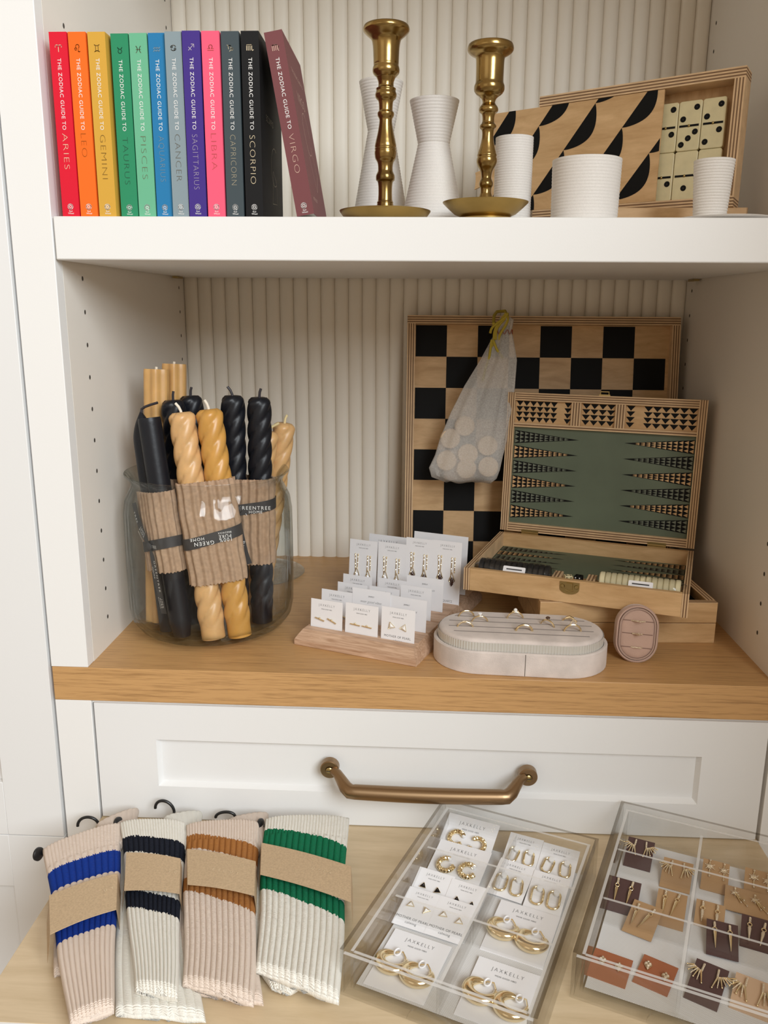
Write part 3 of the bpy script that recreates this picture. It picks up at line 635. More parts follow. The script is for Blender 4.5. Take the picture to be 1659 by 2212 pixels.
pair('two tan and amber twisted candles in front of the black twisted ones', 'twist', (M['tan'], M['amber']), M['wick'], .0163, (.1345, .080, ZB), (.1665, .090, ZB), (.0985, .107, .298), (.1325, .110, .302), (.255, .70),
     (.455, .0145, [('GREEN', -.0100, -.0020, .0043, 180), ('HOME', -.018, .0035, .0034, 180), ('100%', .0165, -.0010, .0040, 180), ('PURE', .0165, .0035, .0036, 180), ('BEESWAX', .0165, .0070, .0020, 180)], 1, []), turns=(2.8, 2.8), bends=(-1., -.7))
pair('two black twisted candles under a corrugated sleeve at the jar mouth', 'twist', (M['wax'], M['wax']), M['bwick'], .0152, (.1535, .138, ZB), (.1850, .145, ZB), (.156, .142, .316), (.190, .142, .314), (.28, .655),
     (.53, .0145, [('GREENTREE', .010, -.0005, .0042, 0), ('HOME', .012, -.0055, .0034, 0), ('GREENTREE', -.010, -.050, .0042, 80), ('HOME', -.0035, -.050, .0032, 80)], 0, [(-.012, [(-.012, 0, .005), (-.014, -.012, .013), (-.011, -.035, .0155), (-.006, -.060, .0155), (-.001, -.075, .015)])]), bends=(-.9, .4))
pair('two tan twisted candles leaning out over the rim of the jar', 'twist', (M['tan'], M['tan']), M['ywick'], .0150, (.143, .190, ZB), (.168, .208, ZB), (.192, .188, .264), (.210, .214, .272), turns=(2.4, 2.4), bends=(2.2, .6))

# glass stand behind the jar
cs = tag(MB().lathe([(.001, .0004), (.060, .0004), (.072, .0015), (.0745, .0035), (.0735, .0045), (.060, .0035), (.020, .0065), (.0125, .012), (.0110, .040), (.0105, .075), (.013, .082), (.001, .083)], 64, cap=False).build('glass_stand', M['glass'], smooth=70), 'clear glass stand with a round foot behind the candle jar', 'glass stand')
cs.location = (.134, .385, 0)

# ------------------------------------------------------------------ checkerboard
ck = thing('checkerboard', 'large plywood checkerboard tray leaning on the fluted back panel', 'game board', (.372, .392, .0042), (R(-8), 0, R(0.5)))
cw, ch, cr, ct = .432, .4165, .0128, .026
MB().plies((0, 0, ch - cr), (cw, ct, ch), 2, 7).build('top_rail', PL, ck, 0)
MB().plies((0, 0, 0), (cw, ct, cr), 2, 7).build('bottom_rail', PL, ck, 0)
MB().plies((0, 0, cr), (cr, ct, ch - cr), 0, 7).build('side_rail', PL, ck, 0)
MB().plies((cw - cr, 0, cr), (cw, ct, ch - cr), 0, 7).build('side_rail', PL, ck, 0)
bm = MB().box((cr, .014, cr), (cw - cr, .018, ch - cr)); sq = (cw - 2 * cr) / 8.12; sz = sq
for i in range(8):
    for j in range(8):
        if (i + j) % 2 == 0: x, z = cr + .001 + sq * i, ch - cr - .001 - sz * j; bm.add([(x, .0138, z - sz), (x + sq, .0138, z - sz), (x + sq, .0138, z), (x, .0138, z)], [(0, 1, 2, 3)], 1)
bm.build('board', [M['birch'], M['ink']], ck, 0)

# bag of pieces hung on the board
bag = thing('drawstring_bag', 'sheer white drawstring bag of wooden discs hanging on the checkerboard', 'bag', (.520, .420, .411))
rows = [(.004, -.006, .010, .020), (0., -.0075, .0155, .019), (-.010, -.011, .014, .016), (-.018, -.012, .013, .012), (-.026, -.016, .0155, .013), (-.06, -.034, .022, .016), (-.10, -.058, .020, .019), (-.14, -.078, .016, .022), (-.18, -.094, .010, .024), (-.205, -.101, .004, .025), (-.225, -.110, 0., .025), (-.238, -.106, -.004, .020), (-.246, -.085, -.012, .010)]
bm = MB(); n = 72; rg = []
for k, (z, xa, xb, dp) in enumerate(rows):
    yf = z * -.10; ring = []
    for i in range(n):
        a = 2 * pi * i / n; rp = 1 + (.30 if -.15 < z < -.03 else .12) * sin(7 * a + z * 12) + (.12 if z > -.15 else .04) * sin(12 * a + 2)
        if z < -.235: rp = 1 + .03 * sin(5 * a)
        cx, hw = (xa + xb) / 2, (xb - xa) / 2
        ring.append((cx + hw * cos(a) * (1 if abs(cos(a)) > .9 else rp ** .3), -.012 - dp * .5 + (-.14) * 0 + dp * .55 * sin(a) * rp - z * -.16, z + (.003 * sin(4 * a) if k > 9 else 0)))
    rg.append(ring)
bm.loft(rg, cap=True).build('cloth', M['gauze'], bag, 70)
MB().tube([( .0145 * cos(a) * .9 + .001, -.022 + .009 * sin(a), -.018 + .0035 * sin(9 * a)) for a in [2 * pi * k / 60 for k in range(60)]], .0005, 5, closed=True).build('gathering_stitch', M['seam'], bag)
bm = MB()
for ph, dx, L0 in ((0, -.008, .045), (1.2, -.013, .040), (2.1, -.017, .050), (.6, -.020, .030)):
    bm.tube([(.004 - .002 * ph + dx * s * 1.2 + .003 * sin(6 * s + ph), -.030 - .003 * sin(5 * s + ph), .010 - L0 * s) for s in [k / 14 for k in range(15)]], .0021, 7)
bm.tube([(.006, -.012, .006), (.004, .006, .013), (-.008, .012, .012), (-.014, -.010, .006), (-.016, -.030, -.006)], .0024, 8)
bm.tube([(-.016, -.032, -.03), (-.010, -.034, -.044), (-.004, -.033, -.052), (0, -.032, -.057)], .002, 7)
bm.tube([(-.018, -.032, -.03), (-.021, -.036, -.055), (-.026, -.036, -.072), (-.030, -.036, -.092)], .002, 7)
bm.build('drawstring', M['cord'], bag, 70)
for k, (x, z, tilt, yy) in enumerate([(-.056, -.160, 60, 0), (-.050, -.203, 8, .002), (-.078, -.180, 75, .003), (-.083, -.214, 50, .003), (-.018, -.222, 12, 0), (-.052, -.226, 80, .004), (-.020, -.190, 65, .003)]):
    d = tag(MB().lathe([(.001, -.0035), (.0145, -.0035), (.0155, -.0025), (.0155, .0025), (.0145, .0035), (.001, .0035)], 32).build('wooden_disc', M['disc']), 'pale wooden disc seen through the sheer drawstring bag', 'game piece', 'wooden discs in the bag')
    d.location = (.520 + x, .420 - .024 + z * .16 + yy, .411 + z); d.rotation_euler = (R(90 + (tilt - 40) * .12), 0, R((tilt - 40) * .25))

# ------------------------------------------------------------------ game boxes and backgammon set
GB = R(3)
gb = thing('game_box', 'closed birch plywood game box under the open backgammon set', 'box', (.557, .118, 0), (0, 0, GB))
gw, gd, gh = .232, .168, .0555
for nm, za, zb_ in (('base', 0, .0272), ('lid', .0280, gh)):
    bm = MB(); top = nm == 'lid'
    bm.box((0, 0, za), (gw, .011, zb_)).box((0, gd - .011, za), (gw, gd, zb_)).box((0, .011, za), (.011, gd - .011, zb_)).box((gw - .011, .011, za), (gw, gd - .011, zb_))
    bm.build(nm, M['birch'], gb, 0, .0005)
bm = MB()
for y in (0, gd - .011): bm.plies((.0, y, gh), (gw, y + .011, gh + .0004), 1, 5)
for x in (0, gw - .011): bm.plies((x, .011, gh), (x + .011, gd - .011, gh + .0004), 0, 5)
bm.build('ply_edge', PL, gb, 0)
box('inset_panel', (.011, .011, .030), (gw - .011, gd - .011, .043), M['ink'], gb)
bm = MB().box((-.002, .118, .022), (0, .140, .036)); bm.build('clasp', M['latch'], gb)

BGR = R(-18.4)
bg = thing('backgammon_set', 'open plywood backgammon case with green playing board', 'board game', (.4585, .160, gh + .0008), (0, 0, BGR))
w_, d_, h_, r_ = .287, .206, .031, .0105
for xa in (0, w_ - .008): MB().plies((xa, 0, 0), (xa + .008, d_, h_), 0, 5).build('side_rail', PL, bg, 0)
box('front_panel', (.0082, 0, 0), (w_ - .0082, .0075, h_ - .0002), M['birch'], bg, .0004)
box('rear_panel', (.008, d_ - .0085, 0), (w_ - .008, d_, h_), M['birch'], bg)
def points(bm, x0, x1, y0, y1, z, up_):
    """two facing rows of six long printed points made of small triangles; xy coordinates on the board"""
    L0 = (x1 - x0) * .375; bh = (y1 - y0) / 6
    for side in (0, 1):
        for k in range(6):
            yc = y1 - bh * (k + .5); hb = bh * .44; sx = 1 if side == 0 else -1; xb = x0 if side == 0 else x1
            col = (2 if k % 2 == 0 else 3) if side == 0 else (3 if k % 2 == 0 else 2)
            tri = [(xb, yc - hb), (xb + sx * L0, yc), (xb, yc + hb)]
            if sx < 0: tri.reverse()
            bm.add([up_(a, b, z) for a, b in tri], [(0, 1, 2)], 1)
            n = 13; dx = L0 / n
            for j in range(n - 2):
                xa = xb + sx * dx * (j + .12); hh = hb * (1 - (j + .9) / n); s3 = 2 * hh / 3
                for q3 in (-1, 0, 1):
                    t3 = [(xa, yc + q3 * s3 - s3 * .46), (xa + sx * dx * .80, yc + q3 * s3), (xa, yc + q3 * s3 + s3 * .46)]
                    if sx < 0: t3.reverse()
                    bm.add([up_(a, b, z + .00015) for a, b in t3], [(0, 1, 2)], col)
BGM = [M['green'], M['ink'], M['sage'], M['birch']]
bm = MB().box((.008, .0075, .004), (w_ - .008, d_ - .0085, .0105)); points(bm, .009, w_ - .009, .046, d_ - .010, .0107, lambda a, b, z: (a, b, z))
bm.build('playing_board', BGM, bg, 0)
box('dice_well', (.127, .0078, .0106), (.160, .041, .0205), M['birch'], bg)
for xa in (.116, .160): MB().plies((xa, .0078, .0106), (xa + .011, .041, h_ - .002), 0, 5).build('divider', PL, bg, 0)
bm = MB().plies((.008, .041, .0106), (w_ - .008, .0455, h_ - .010), 1, 3); bm.build('compartment_rail', PL, bg, 0)
# clasp plate
bm = MB(); bm.T = Matrix.Translation((w_ * .5 - .002, -.0002, h_ - .0095)) @ Matrix.Rotation(R(90), 4, 'X')
bm.prism([(-.0125, .007), (-.0125, -.002)] + [(.0125 * cos(a), -.002 - .0075 * sin(a)) for a in [pi - pi * k / 10 for k in range(1, 10)]] + [(.0125, -.002), (.0125, .007)], 0, .0008)
for x in (-.009, .009): bm.lathe([(.001, .0008), (.003, .0009), (.0024, .002), (.001, .0022)], 14, 0, True, (x, .001))
bm.box((-.004, -.002, .0008), (.004, .006, .0034)); bm.tube([(-.005, -.004, .0012), (0, -.0055, .0014), (.005, -.004, .0012)], .0008, 6)
bm.build('clasp', M['latch'], bg, 40)
# lid
lid = empty('lid', (0, d_ + .0005, h_ + .003), (R(-4.5), 0, 0)); lid.parent = bg
lw, lh, lt = w_, .214, .022
bm = MB().plies((0, 0, 0), (.0115, lt, lh), 0, 7).plies((lw - .0115, 0, 0), (lw, lt, lh), 0, 7)
bm.plies((.0115, 0, 0), (lw - .0115, lt, .0125), 2, 7).plies((.0115, 0, lh - .0115), (lw - .0115, lt, lh), 2, 7)
bm.plies((.0115, .001, .162), (lw - .0115, lt, .168), 2, 3)
for xa in (.097, .161): bm.plies((xa, .001, .168), (xa + .014, lt, lh - .0115), 0, 7)
bm.build('lid_frame', PL, lid, 0)
up_l = lambda a, b, z: (a, .0075 - z, b)
bm = MB().box((.0115, .0076, .0125), (lw - .0115, .012, .162)); points(bm, .0125, lw - .0125, .018, .158, .0001, up_l)
bm.build('playing_board', BGM, lid, 0)
bm = MB().box((.0115, .0076, .168), (lw - .0115, .012, lh - .0115))
for xa, xb, skip in ((.0125, .096, 6), (.112, .160, None), (.176, lw - .0125, 1)):
    n = 8 if skip is not None else 4; dx = (xb - xa) / n; dz = (lh - .0115 - .168 - .002) / 4
    for i in range(n):
        if i == skip: continue
        for j in range(4):
            x, z = xa + dx * i, .169 + dz * j
            bm.add([up_l(a, b, .0002) for a, b in ((x, z + dz * .98), (x + dx * .5, z + dz * .08), (x + dx, z + dz * .98))], [(0, 1, 2)], 1)
bm.build('frieze_panel', [M['birch'], M['ink']], lid, 0)
for xa in (.034, .222):
    bm = MB().box((xa, -.0008, .0006), (xa + .026, .0004, .004)).box((xa, -.0008, -.004), (xa + .026, .0002, -.0008)); bm.tube([(xa, -.0012, -.0001), (xa + .026, -.0012, -.0001)], .0011, 8); bm.build('hinge', M['latch'], lid, 0)
bm = MB().box((lw * .5 - .008, .002, lh), (lw * .5 + .008, .008, lh + .002)).tube([(lw * .5 - .006, .004, lh), (lw * .5 - .006, .004, lh + .006), (lw * .5 + .006, .004, lh + .006), (lw * .5 + .006, .004, lh)], .0011, 6); bm.build('latch_loop', M['latch'], lid, 0)
BM_ = Matrix.Translation(bg.location) @ Matrix.Rotation(BGR, 4, 'Z')
def bundle(label, n, x0, x1, y, m, rr, ang):
    c = BM_ @ Vector(((x0 + x1) / 2, y, .0126 + rr + .0003)); L0 = x1 - x0
    t = thing('counter_bundle', label, 'game pieces', c, (0, 0, BGR + R(ang)), 'bagged backgammon counters')
    dx = L0 / n
    for k in range(n):
        bm = MB(); bm.T = Matrix.Translation((-L0 / 2 + dx * k, 0, 0)) @ Matrix.Rotation(R(90), 4, 'Y')
        bm.lathe([(.001, .0001), (rr * .90, .0001), (rr, dx * .2), (rr, dx * .8), (rr * .90, dx * .97), (.001, dx * .97)], 24)
        bm.build('counter', m, t, 40)
    rg = []
    for k in range(15):
        s = k / 14; x = -L0 / 2 - .006 + (L0 + .013) * s; e = min(1, s * 7, (1 - s) * 6 + .25); q_ = rr * (1.05 + .05 * sin(9 * s)) * (.35 + .65 * e)
        rg.append([(x, q_ * cos(a) * (1 + .05 * sin(5 * a + k)), max(-rr - .0001, q_ * sin(a) * (1 + .05 * sin(4 * a + 2 * k)))) for a in [2 * pi * i / 24 for i in range(24)]])
    MB().loft(rg, cap=True).build('plastic_wrap', M['film'], t, 60)
    bm = MB(); bm.T = Matrix.Translation((.002, -rr * .95, rr * .45)) @ Matrix.Rotation(R(52), 4, 'X')
    bm.prism(rrect(.030, .0085, .0015), 0, .0004); bm.stroke([(-.010, 0), (.010, 0)], .0018, 1, .0006); bm.build('sticker', [M['card'], M['print_']], t, 0)
bundle('plastic wrapped black counters in the open backgammon case', 13, .016, .112, .0255, M['counter'], .0132, -1)
bundle('plastic wrapped cream counters in the open backgammon case', 14, .176, .276, .0255, M['cream_c'], .0132, 0)
for k, (x, y, a, m1, m2, lb) in enumerate([(.136, .022, 20, M['ivory'], M['ink'], 'small ivory die with dark dots beside the brass clasp'), (.149, .026, -10, M['ink'], M['wprint'], 'small black die with pale dots next to the ivory die')]):
    t = thing('die', lb, 'die', BM_ @ Vector((x, y, .0206)), (0, 0, BGR + R(a)), 'dice in the backgammon case')
    MB().box((-.005, -.005, 0), (.005, .005, .010)).build('body', m1, t, 35, .0008)
    bm = MB()
    for u in (-.0027, .0027):
        for v in (-.0027, 0, .0027): bm.lathe([(.0009, .0101), (.0001, .0101)], 8, 0, True, (u, v)); bm.add([(u + .0009 * cos(a_), -.0051, .005 + v + .0009 * sin(a_)) for a_ in [2 * pi * i / 8 for i in range(8)]], [tuple(range(8))])
    bm.build('pips', m2, t, 0)

# ------------------------------------------------------------------ earring cards on the slotted beech block
HA = R(-21)
HO = Vector((.238, .088, 0))
HM = Matrix.Translation(HO) @ Matrix.Rotation(HA, 4, 'Z')
hold = thing('card_holder', 'slotted beech wood block holding rows of white earring cards', 'display stand', HO, (0, 0, HA))
SLOTS = [.024, .064, .106, .144, .181, .226]
prof = [(0, 0), (0, .0075), (.0035, .0135), (.011, .0195)]
for s in SLOTS: prof += [(s - .0009, .020), (s - .0009, .0125), (s + .0009, .0125), (s + .0009, .020)]
prof += [(.262, .0195), (.268, .0135), (.270, .0075), (.270, 0)]
bm = MB()
def hx(z): return 0 if z < .0076 else (z - .0075) * .62
L0 = .170
vs = [(hx(z), y, z) for y, z in prof] + [(L0 - hx(z), y, z) for y, z in prof]; n = len(prof)
bm.add(vs, [(i, i + n, (i + 1) % n + n, (i + 1) % n) for i in range(n)])
def capface(idx): return idx
tops = [0, 1, 2, 3] + list(range(4, n))
bm.add(vs, [tuple(reversed(range(n))), tuple(range(n, 2 * n))])
bm.build('block', M['beech'], hold, 25, .0008)

def cardprint(bm, w, h, kind, small=False):
    s = w / .045
    if kind in ('brand', 'pearl', 'quartz'):
        bm.text('JAXKELLY', 0, h / 2 - .0085 * s, .0034 * s, .0225 * s, align='C', thin=.022, sp=1.4)
        bm.text('WEAR GOOD VIBES', 0, h / 2 - .0128 * s, .0014 * s, .0150 * s, align='C', thin=.006)
    if kind == 'pearl':
        bm.text('MOTHER OF PEARL', 0, -h / 2 + .0098, .0032, .036, align='C', thin=.012); bm.text('calming', 0, -h / 2 + .0048, .0030, .0125, align='C', thin=.008)
    if kind == 'quartz': bm.text('QUARTZ', .004, -h / 2 + .009, .0032, .014, align='C', thin=.012)
    if kind == 'wear':
        bm.text('JAXKELLY', 0, h / 2 - .0105, .0020, .0085, align='C'); bm.text('wear good vibes', 0, h / 2 - .0185, .0036, .030, align='C', thin=.02, shear=.45, sp=.98)
def studs(parent, name, items, m, smooth=45): pass
def bar_stud(x, y, ang):
    bm = MB(); c, s = cos(R(ang)) * .0068, sin(R(ang)) * .0068
    bm.tube([(x - c, y - s, .0016), (x + c, y + s, .0016)], .0008, 8); bm.ball((x, y + .0014, .0022), .0013, 6); return bm, M['gold']
def tri_stud(x, y, ang, m, r=.0046):
    bm = MB(); bm.T = Matrix.Translation((x, y, .0006)) @ Matrix.Rotation(R(ang), 4, 'Z')
    P = [(r * cos(R(a)), r * sin(R(a)), 0) for a in (90, 210, 330)]; Q = [(p[0], p[1], .0012) for p in P]; bm.add(P + Q + [(0, 0, .0034)], [(2, 1, 0), (0, 1, 4, 3), (1, 2, 5, 4), (2, 0, 3, 5), (3, 4, 6), (4, 5, 6), (5, 3, 6)])
    bm.T = Matrix.Translation((x, y, .0006)) @ Matrix.Rotation(R(ang), 4, 'Z')
    bm.tube([(p[0] * 1.12, p[1] * 1.12, .0009) for p in P], .0006, 6, 1, True); return bm, [m, M['gold']]
def crystal_drop(x, ytop, m, L=.030, sw=1):
    bm = MB()
    for dx, e in ((0, L), (.0042, L * .62)):
        yb = ytop - e
        pth = [(x + dx + .0012 * sw * s * (1 if dx == 0 else -.4), ytop - e * s, .0012 + .0004 * sin(60 * s)) for s in [k / 24 for k in range(25)]]
        bm.tube(pth, [.00035 + .00035 * (k % 2) for k in range(25)], 6); bm.ball((x + dx, ytop, .001), .0011, 5)
    x += .0012 * sw + .002; yb = ytop - L * .60
    bm.tube([(x, yb, .0014), (x - .0042, yb - .012, .0016), (x, yb - .0165, .0016), (x + .0042, yb - .012, .0016)], .0006, 6, 0, True)
    y = yb - .0125
    rg = [[(x + q_ * cos(a), y + t_, .0022 + q_ * sin(a) * .7) for a in [2 * pi * i / 6 for i in range(6)]] for t_, q_ in ((.0055, .0003), (.0028, .0024), (-.0045, .0022), (-.0075, .0003))]
    bm.loft(rg, 1); return bm, [M['gold'], m]
def braid_hoop(x, y, r, ang, m=None):
    bm = MB()
    for ph in (0, pi):
        pth = []
        for k in range(61):
            a = R(ang) + R(285) * k / 60; tw = 2 * pi * 7 * k / 60 + ph
            rr = r + .0011 * cos(tw); pth.append((x + rr * cos(a), y + rr * sin(a), .0032 + .0012 * sin(tw)))
        bm.tube(pth, .0019, 7)
    bm.ball((x + r * cos(R(ang)), y + r * sin(R(ang)), .0028), .0026, 6, 1); return bm, [M['gold'], M['silver']]
def link_hoop(x, y, w, h, ang):
    bm = MB(); bm.T = Matrix.Translation((x, y, .0024)) @ Matrix.Rotation(R(ang), 4, 'Z')
    bm.tube([(a, b, 0) for a, b in rrect(w, h, w * .48, 6)], .00125, 8, 0, True)
    bm.lathe([(.0016, -.001), (.0032, -.0008), (.0032, .0022), (.0016, .0024)], 16, 1, True, (.0016, h * .40)); return bm, [M['gold'], M['silver']]
def dome_hoop(x, y, r, ang, thick=.0100):
    bm = MB(); pth, rad = [], []
    for k in range(57):
        s = k / 56; a = R(ang) + R(25) + R(310) * s
        pth.append((x + r * cos(a), y + r * .93 * sin(a), .0040)); rad.append(.0011 + thick * .5 * max(0, sin(pi * s)) ** .75)
    bm.tube([(p[0], p[1], max(q_ * .95, .0012)) for p, q_ in zip(pth, rad)], rad, 20, 0, False, .9)
    a = R(ang); cx, cy = x + r * cos(a), y + r * .93 * sin(a)
    bm.tube([(cx - .006 * sin(a), cy + .006 * cos(a), .002), (cx + .0035 * cos(a), cy + .0035 * sin(a), .003), (cx + .006 * sin(a), cy - .006 * cos(a), .002)], .0008, 6)
    bm.tube([(cx - .004 + .003 * cos(t), cy + .001 + .0045 * sin(t), .0035) for t in [2 * pi * k / 16 for k in range(16)]], .0009, 6, 1, True); return bm, [M['gold'], M['card']]
def ear_card(w, h, kind, ear, label, loc, rot, group, name='earring_card'):
    t = thing(name, label, 'earring card', loc, rot, group)
    MB().box((-w / 2, -h / 2, -.0004), (w / 2, h / 2, 0)).build('card', M['card'], t, 0)
    bm = MB(); bm.T = Matrix.Translation((0, 0, .0002)); cardprint(bm, w, h, kind)
    if bm.v: bm.build('lettering', M['scr'] if kind == 'wear' else M['print_'], t, 0)
    for b, m in ear: b.build('earring', m, t, 45)
    return t
E90 = R(90)
def stand(lx, slot, w, h, zt, kind, ear, label, lean=4, tw=0):
    """a card standing in a slot; lx is its near left corner along the slot, zt its top edge height"""
    c = HM @ Vector((lx + w / 2, SLOTS[slot] + (h / 2) * sin(R(lean)) * .6, zt - h / 2))
    return ear_card(w, h, kind, ear, label, c, (E90 - R(lean), 0, HA + R(tw)), 'white earring cards standing in the beech block')
GRY = 'white card with '
stand(.0114, 0, .046, .0445, .0572, 'brand', [bar_stud(-.009, -.004, -14), bar_stud(.0085, -.004, -22)], GRY + 'gold bar studs at the front of the block nearest the jar')
stand(.0618, 0, .046, .046, .0592, 'brand', [bar_stud(-.008, -.0045, -4), bar_stud(.0085, -.005, -4)], GRY + 'two thin gold bar studs, in the middle of the front row')
stand(.1125, 0, .0455, .0487, .0618, 'pearl', [tri_stud(-.0085, .0005, 20, M['pearl']), tri_stud(.0085, .0005, -20, M['pearl'])], GRY + 'two pearl triangle studs in the front row')
stand(.0057, 1, .046, .044, .0572, 'brand', [bar_stud(-.009, -.012, -10), bar_stud(.009, -.012, -10)], GRY + 'brand print behind the first card of gold bar studs')
stand(.0521, 1, .055, .052, .0657, 'wear', [], 'wide blank card with handwritten script behind the middle card of bar studs')
stand(.1023, 1, .056, .049, .0622, 'wear', [], 'wide blank card with handwritten script behind the card of pearl studs', tw=-2)
stand(.0088, 2, .0455, .0415, .0550, 'brand', [], GRY + 'only grey print showing, third row, next to the jar')
stand(.0579, 2, .0445, .0425, .0560, 'brand', [], GRY + 'only its top edge showing behind the first handwritten script card')
stand(.1041, 2, .0445, .0505, .0640, 'brand', [tri_stud(.012, -.014, 0, M['onyx'])], GRY + 'print showing just behind the second handwritten script card')
stand(-.0016, 3, .0455, .041, .0543, 'brand', [], GRY + 'its print showing just below the first pair of crystal earrings')
stand(.0537, 3, .0435, .042, .0560, 'brand', [], GRY + 'its print showing just below the second pair of crystal earrings')
stand(.0972, 3, .0545, .052, .0655, 'wear', [], 'wide blank card with handwritten script, last before the tall crystal earring cards')
for lx, w, zt, m, kd, lb in ((-.0104, .0445, .0955, M['gem'], 'brand', 'clear crystal chain earrings, standing nearest the glass jar'), (.0359, .0435, .0968, M['gem'], 'brand', 'clear crystal chain earrings, second from the glass jar'),
                         (.0792, .0415, .1082, M['smoky'], 'brand', 'dark crystal chain earrings, overlapping the checkerboard edge'), (.1207, .0425, .1092, M['smoky'], 'quartz', 'dark crystal chain earrings at the block end by the backgammon case')):
    h = zt - .0128
    stand(lx, 4, w, h, zt, kd, [crystal_drop(-.012, h / 2 - .022, m, .032, 1), crystal_drop(.008, h / 2 - .023, m, .034, -.6)], 'tall white card with ' + lb, lean=5)
stand(.0002, 5, .0625, .081, .0938, 'brand', [], 'large white backing card with print behind the clear crystal earring cards', lean=5)
stand(.0735, 5, .084, .093, .1057, 'brand', [], 'largest white backing card with print behind the dark crystal earring cards', lean=5)

# ------------------------------------------------------------------ velvet ring tray and ring box
rtx, rty, rta = .5255, .0635, R(-3.2)
rt_ = thing('ring_tray', 'oval grey pink velvet ring tray with several gold rings', 'ring tray', (rtx, rty, 0), (0, 0, rta))
tw0, td0 = .214, .112
def stad3(w, d, z, inset): return [(x, y, z) for x, y in stadium(w - 0 * inset, d, 20, 0)]
def st(w, d, z, n=20):
    return [(x, y, z) for x, y in stadium(w, d, n)]
bm = MB().loft([st(tw0 - .002, td0 - .002, 0), st(tw0, td0, .001), st(tw0, td0, .0275), st(tw0 - .003, td0 - .003, .0290), st(tw0 - .008, td0 - .008, .0288), st(tw0 - .010, td0 - .010, .020)])
bm.build('velvet_base', M['velvet'], rt_, 40)
n = 20
def ribbed_ring(w, d, z, amp, m=300):
    base = stadium(w, d, n); P = [Vector(p) for p in base]; per = sum((P[i] - P[i - 1]).length for i in range(len(P))); o = []
    acc = 0; k = 0
    for j in range(m):
        tgt = per * j / m
        while True:
            a, b = P[k % len(P)], P[(k + 1) % len(P)]; l = (b - a).length
            if acc + l >= tgt or k > 3 * len(P): break
            acc += l; k += 1
        p = a + (b - a) * ((tgt - acc) / l if l else 0); d_ = (b - a).normalized(); nn = Vector((d_.y, -d_.x)); p = p + nn * (amp if j % 2 else 0)
        o.append((p.x, p.y, z))
    return o
MB().loft([ribbed_ring(tw0 - .0105, td0 - .0105, z, .0005) for z in (.021, .0390)], cap=False).build('ribbed_band', M['satin'], rt_, 20)
bm = MB().loft([st(tw0 - .0115, td0 - .0115, .0285), st(tw0 - .0115, td0 - .0115, .0385), st(tw0 - .015, td0 - .015, .0415), st(tw0 - .022, td0 - .022, .0428)])
SL = [-.026, -.009, .009, .026]
for k, y in enumerate(SL):
    l = (tw0 - .030) - abs(y) * .8
    bm.add([(-l / 2, y - .0008, .0429), (l / 2, y - .0008, .0429), (l / 2, y + .0008, .0432), (-l / 2, y + .0008, .0432)], [(0, 1, 2, 3)], 1)
bm.build('slotted_cushion', [M['velvet'], mat('cushion_seam', (.30, .26, .24), 1)], rt_, 40)
bm = MB().box((.004, -td0 / 2 - .0003, .001), (.0046, -td0 / 2 + .001, .028)); bm.build('side_seam', M['hole'], rt_, 0)
RM = Matrix.Translation((rtx, rty, 0)) @ Matrix.Rotation(rta, 4, 'Z')
def ring(x, y, z, ang, lean, label, gem=None, gm='gem', r=.0104, wd=.0010, tall=0, RT=None, grp='gold rings in the velvet tray'):
    mt = (RT or RM) @ Matrix.Translation((x, y, z)) @ Matrix.Rotation(R(ang), 4, 'Z') @ Matrix.Rotation(R(lean), 4, 'X')
    t = thing('ring', label, 'ring', mt.translation, mt.to_euler(), grp)
    MB().tube([(r * cos(a), 0, r * sin(a)) for a in [2 * pi * k / 48 for k in range(48)]], wd, 8, 0, True, 1.).build('band', M['gold'], t)
    if gem == 'solitaire':
        bm = MB().loft([[(q_ * cos(2 * pi * i / 8), q_ * sin(2 * pi * i / 8), r + z_) for i in range(8)] for z_, q_ in ((.0004, .0008), (.0030, .0030), (.0044, .0019))]); bm.build('stone', M[gm], t, 10)
        bm = MB()
        for a in (45, 135, 225, 315): bm.tube([(.0008 * cos(R(a)), .0008 * sin(R(a)), r), (.0029 * cos(R(a)), .0029 * sin(R(a)), r + .0034)], .0004, 5)
        bm.build('setting', M['gold'], t)
    elif gem == 'pearl':
        MB().ball((0, 0, r + .0026), .0025, 8).build('stone', M['pearl'], t); bm = MB()
        for s in (-1, 1): bm.ball((s * .0032, 0, r + .0006), .0014, 6)
        bm.build('setting', M['gold'], t)
    elif gem in ('crown', 'chevron', 'halo', 'eternity'):
        bm = MB()
        if gem == 'crown': pts = [(-.004, r * .9), (-.0025, r + .0022), (0, r + .0050), (.0025, r + .0022), (.004, r * .9)]
        elif gem == 'chevron': pts = [(-.0085, r * .52), (-.004, r + .0005), (0, r + .0055), (.004, r + .0005), (.0085, r * .52)]
        elif gem == 'halo': pts = [(-.006, r * .80), (-.003, r + .0008), (-.0010, r + .0050), (0, r + .0075), (.0010, r + .0050), (.003, r + .0008), (.006, r * .80)]
        else: pts = [(r * cos(R(a)), r * sin(R(a))) for a in range(35, 146, 10)]
        for (xa, za), (xb, zb_) in zip(pts, pts[1:]):
            for k in range(4): s = k / 4; bm.ball((xa + (xb - xa) * s, 0, za + (zb_ - za) * s + .0006), .0010, 4)
        if gem in ('halo',): bm.ball((0, 0, r + .0035), .0020, 5)
        bm.build('stones', M['pave'], t, 30)
    elif gem == 'bar':
        bm = MB().tube([(-.0045, 0, r * .93), (0, -.0002, r + .0014), (.0045, 0, r * .93)], .0019, 8); bm.build('setting', M['gold'], t)
    return t
ZR = .0430
ring(-.067, .026, ZR - .0030, 12, 0, 'thin plain gold ring at the rear of the velvet tray beside the beech block')
ring(-.050, .009, ZR - .0028, 8, 4, 'gold ring with a tall clear round stone in the grey velvet tray', 'solitaire')
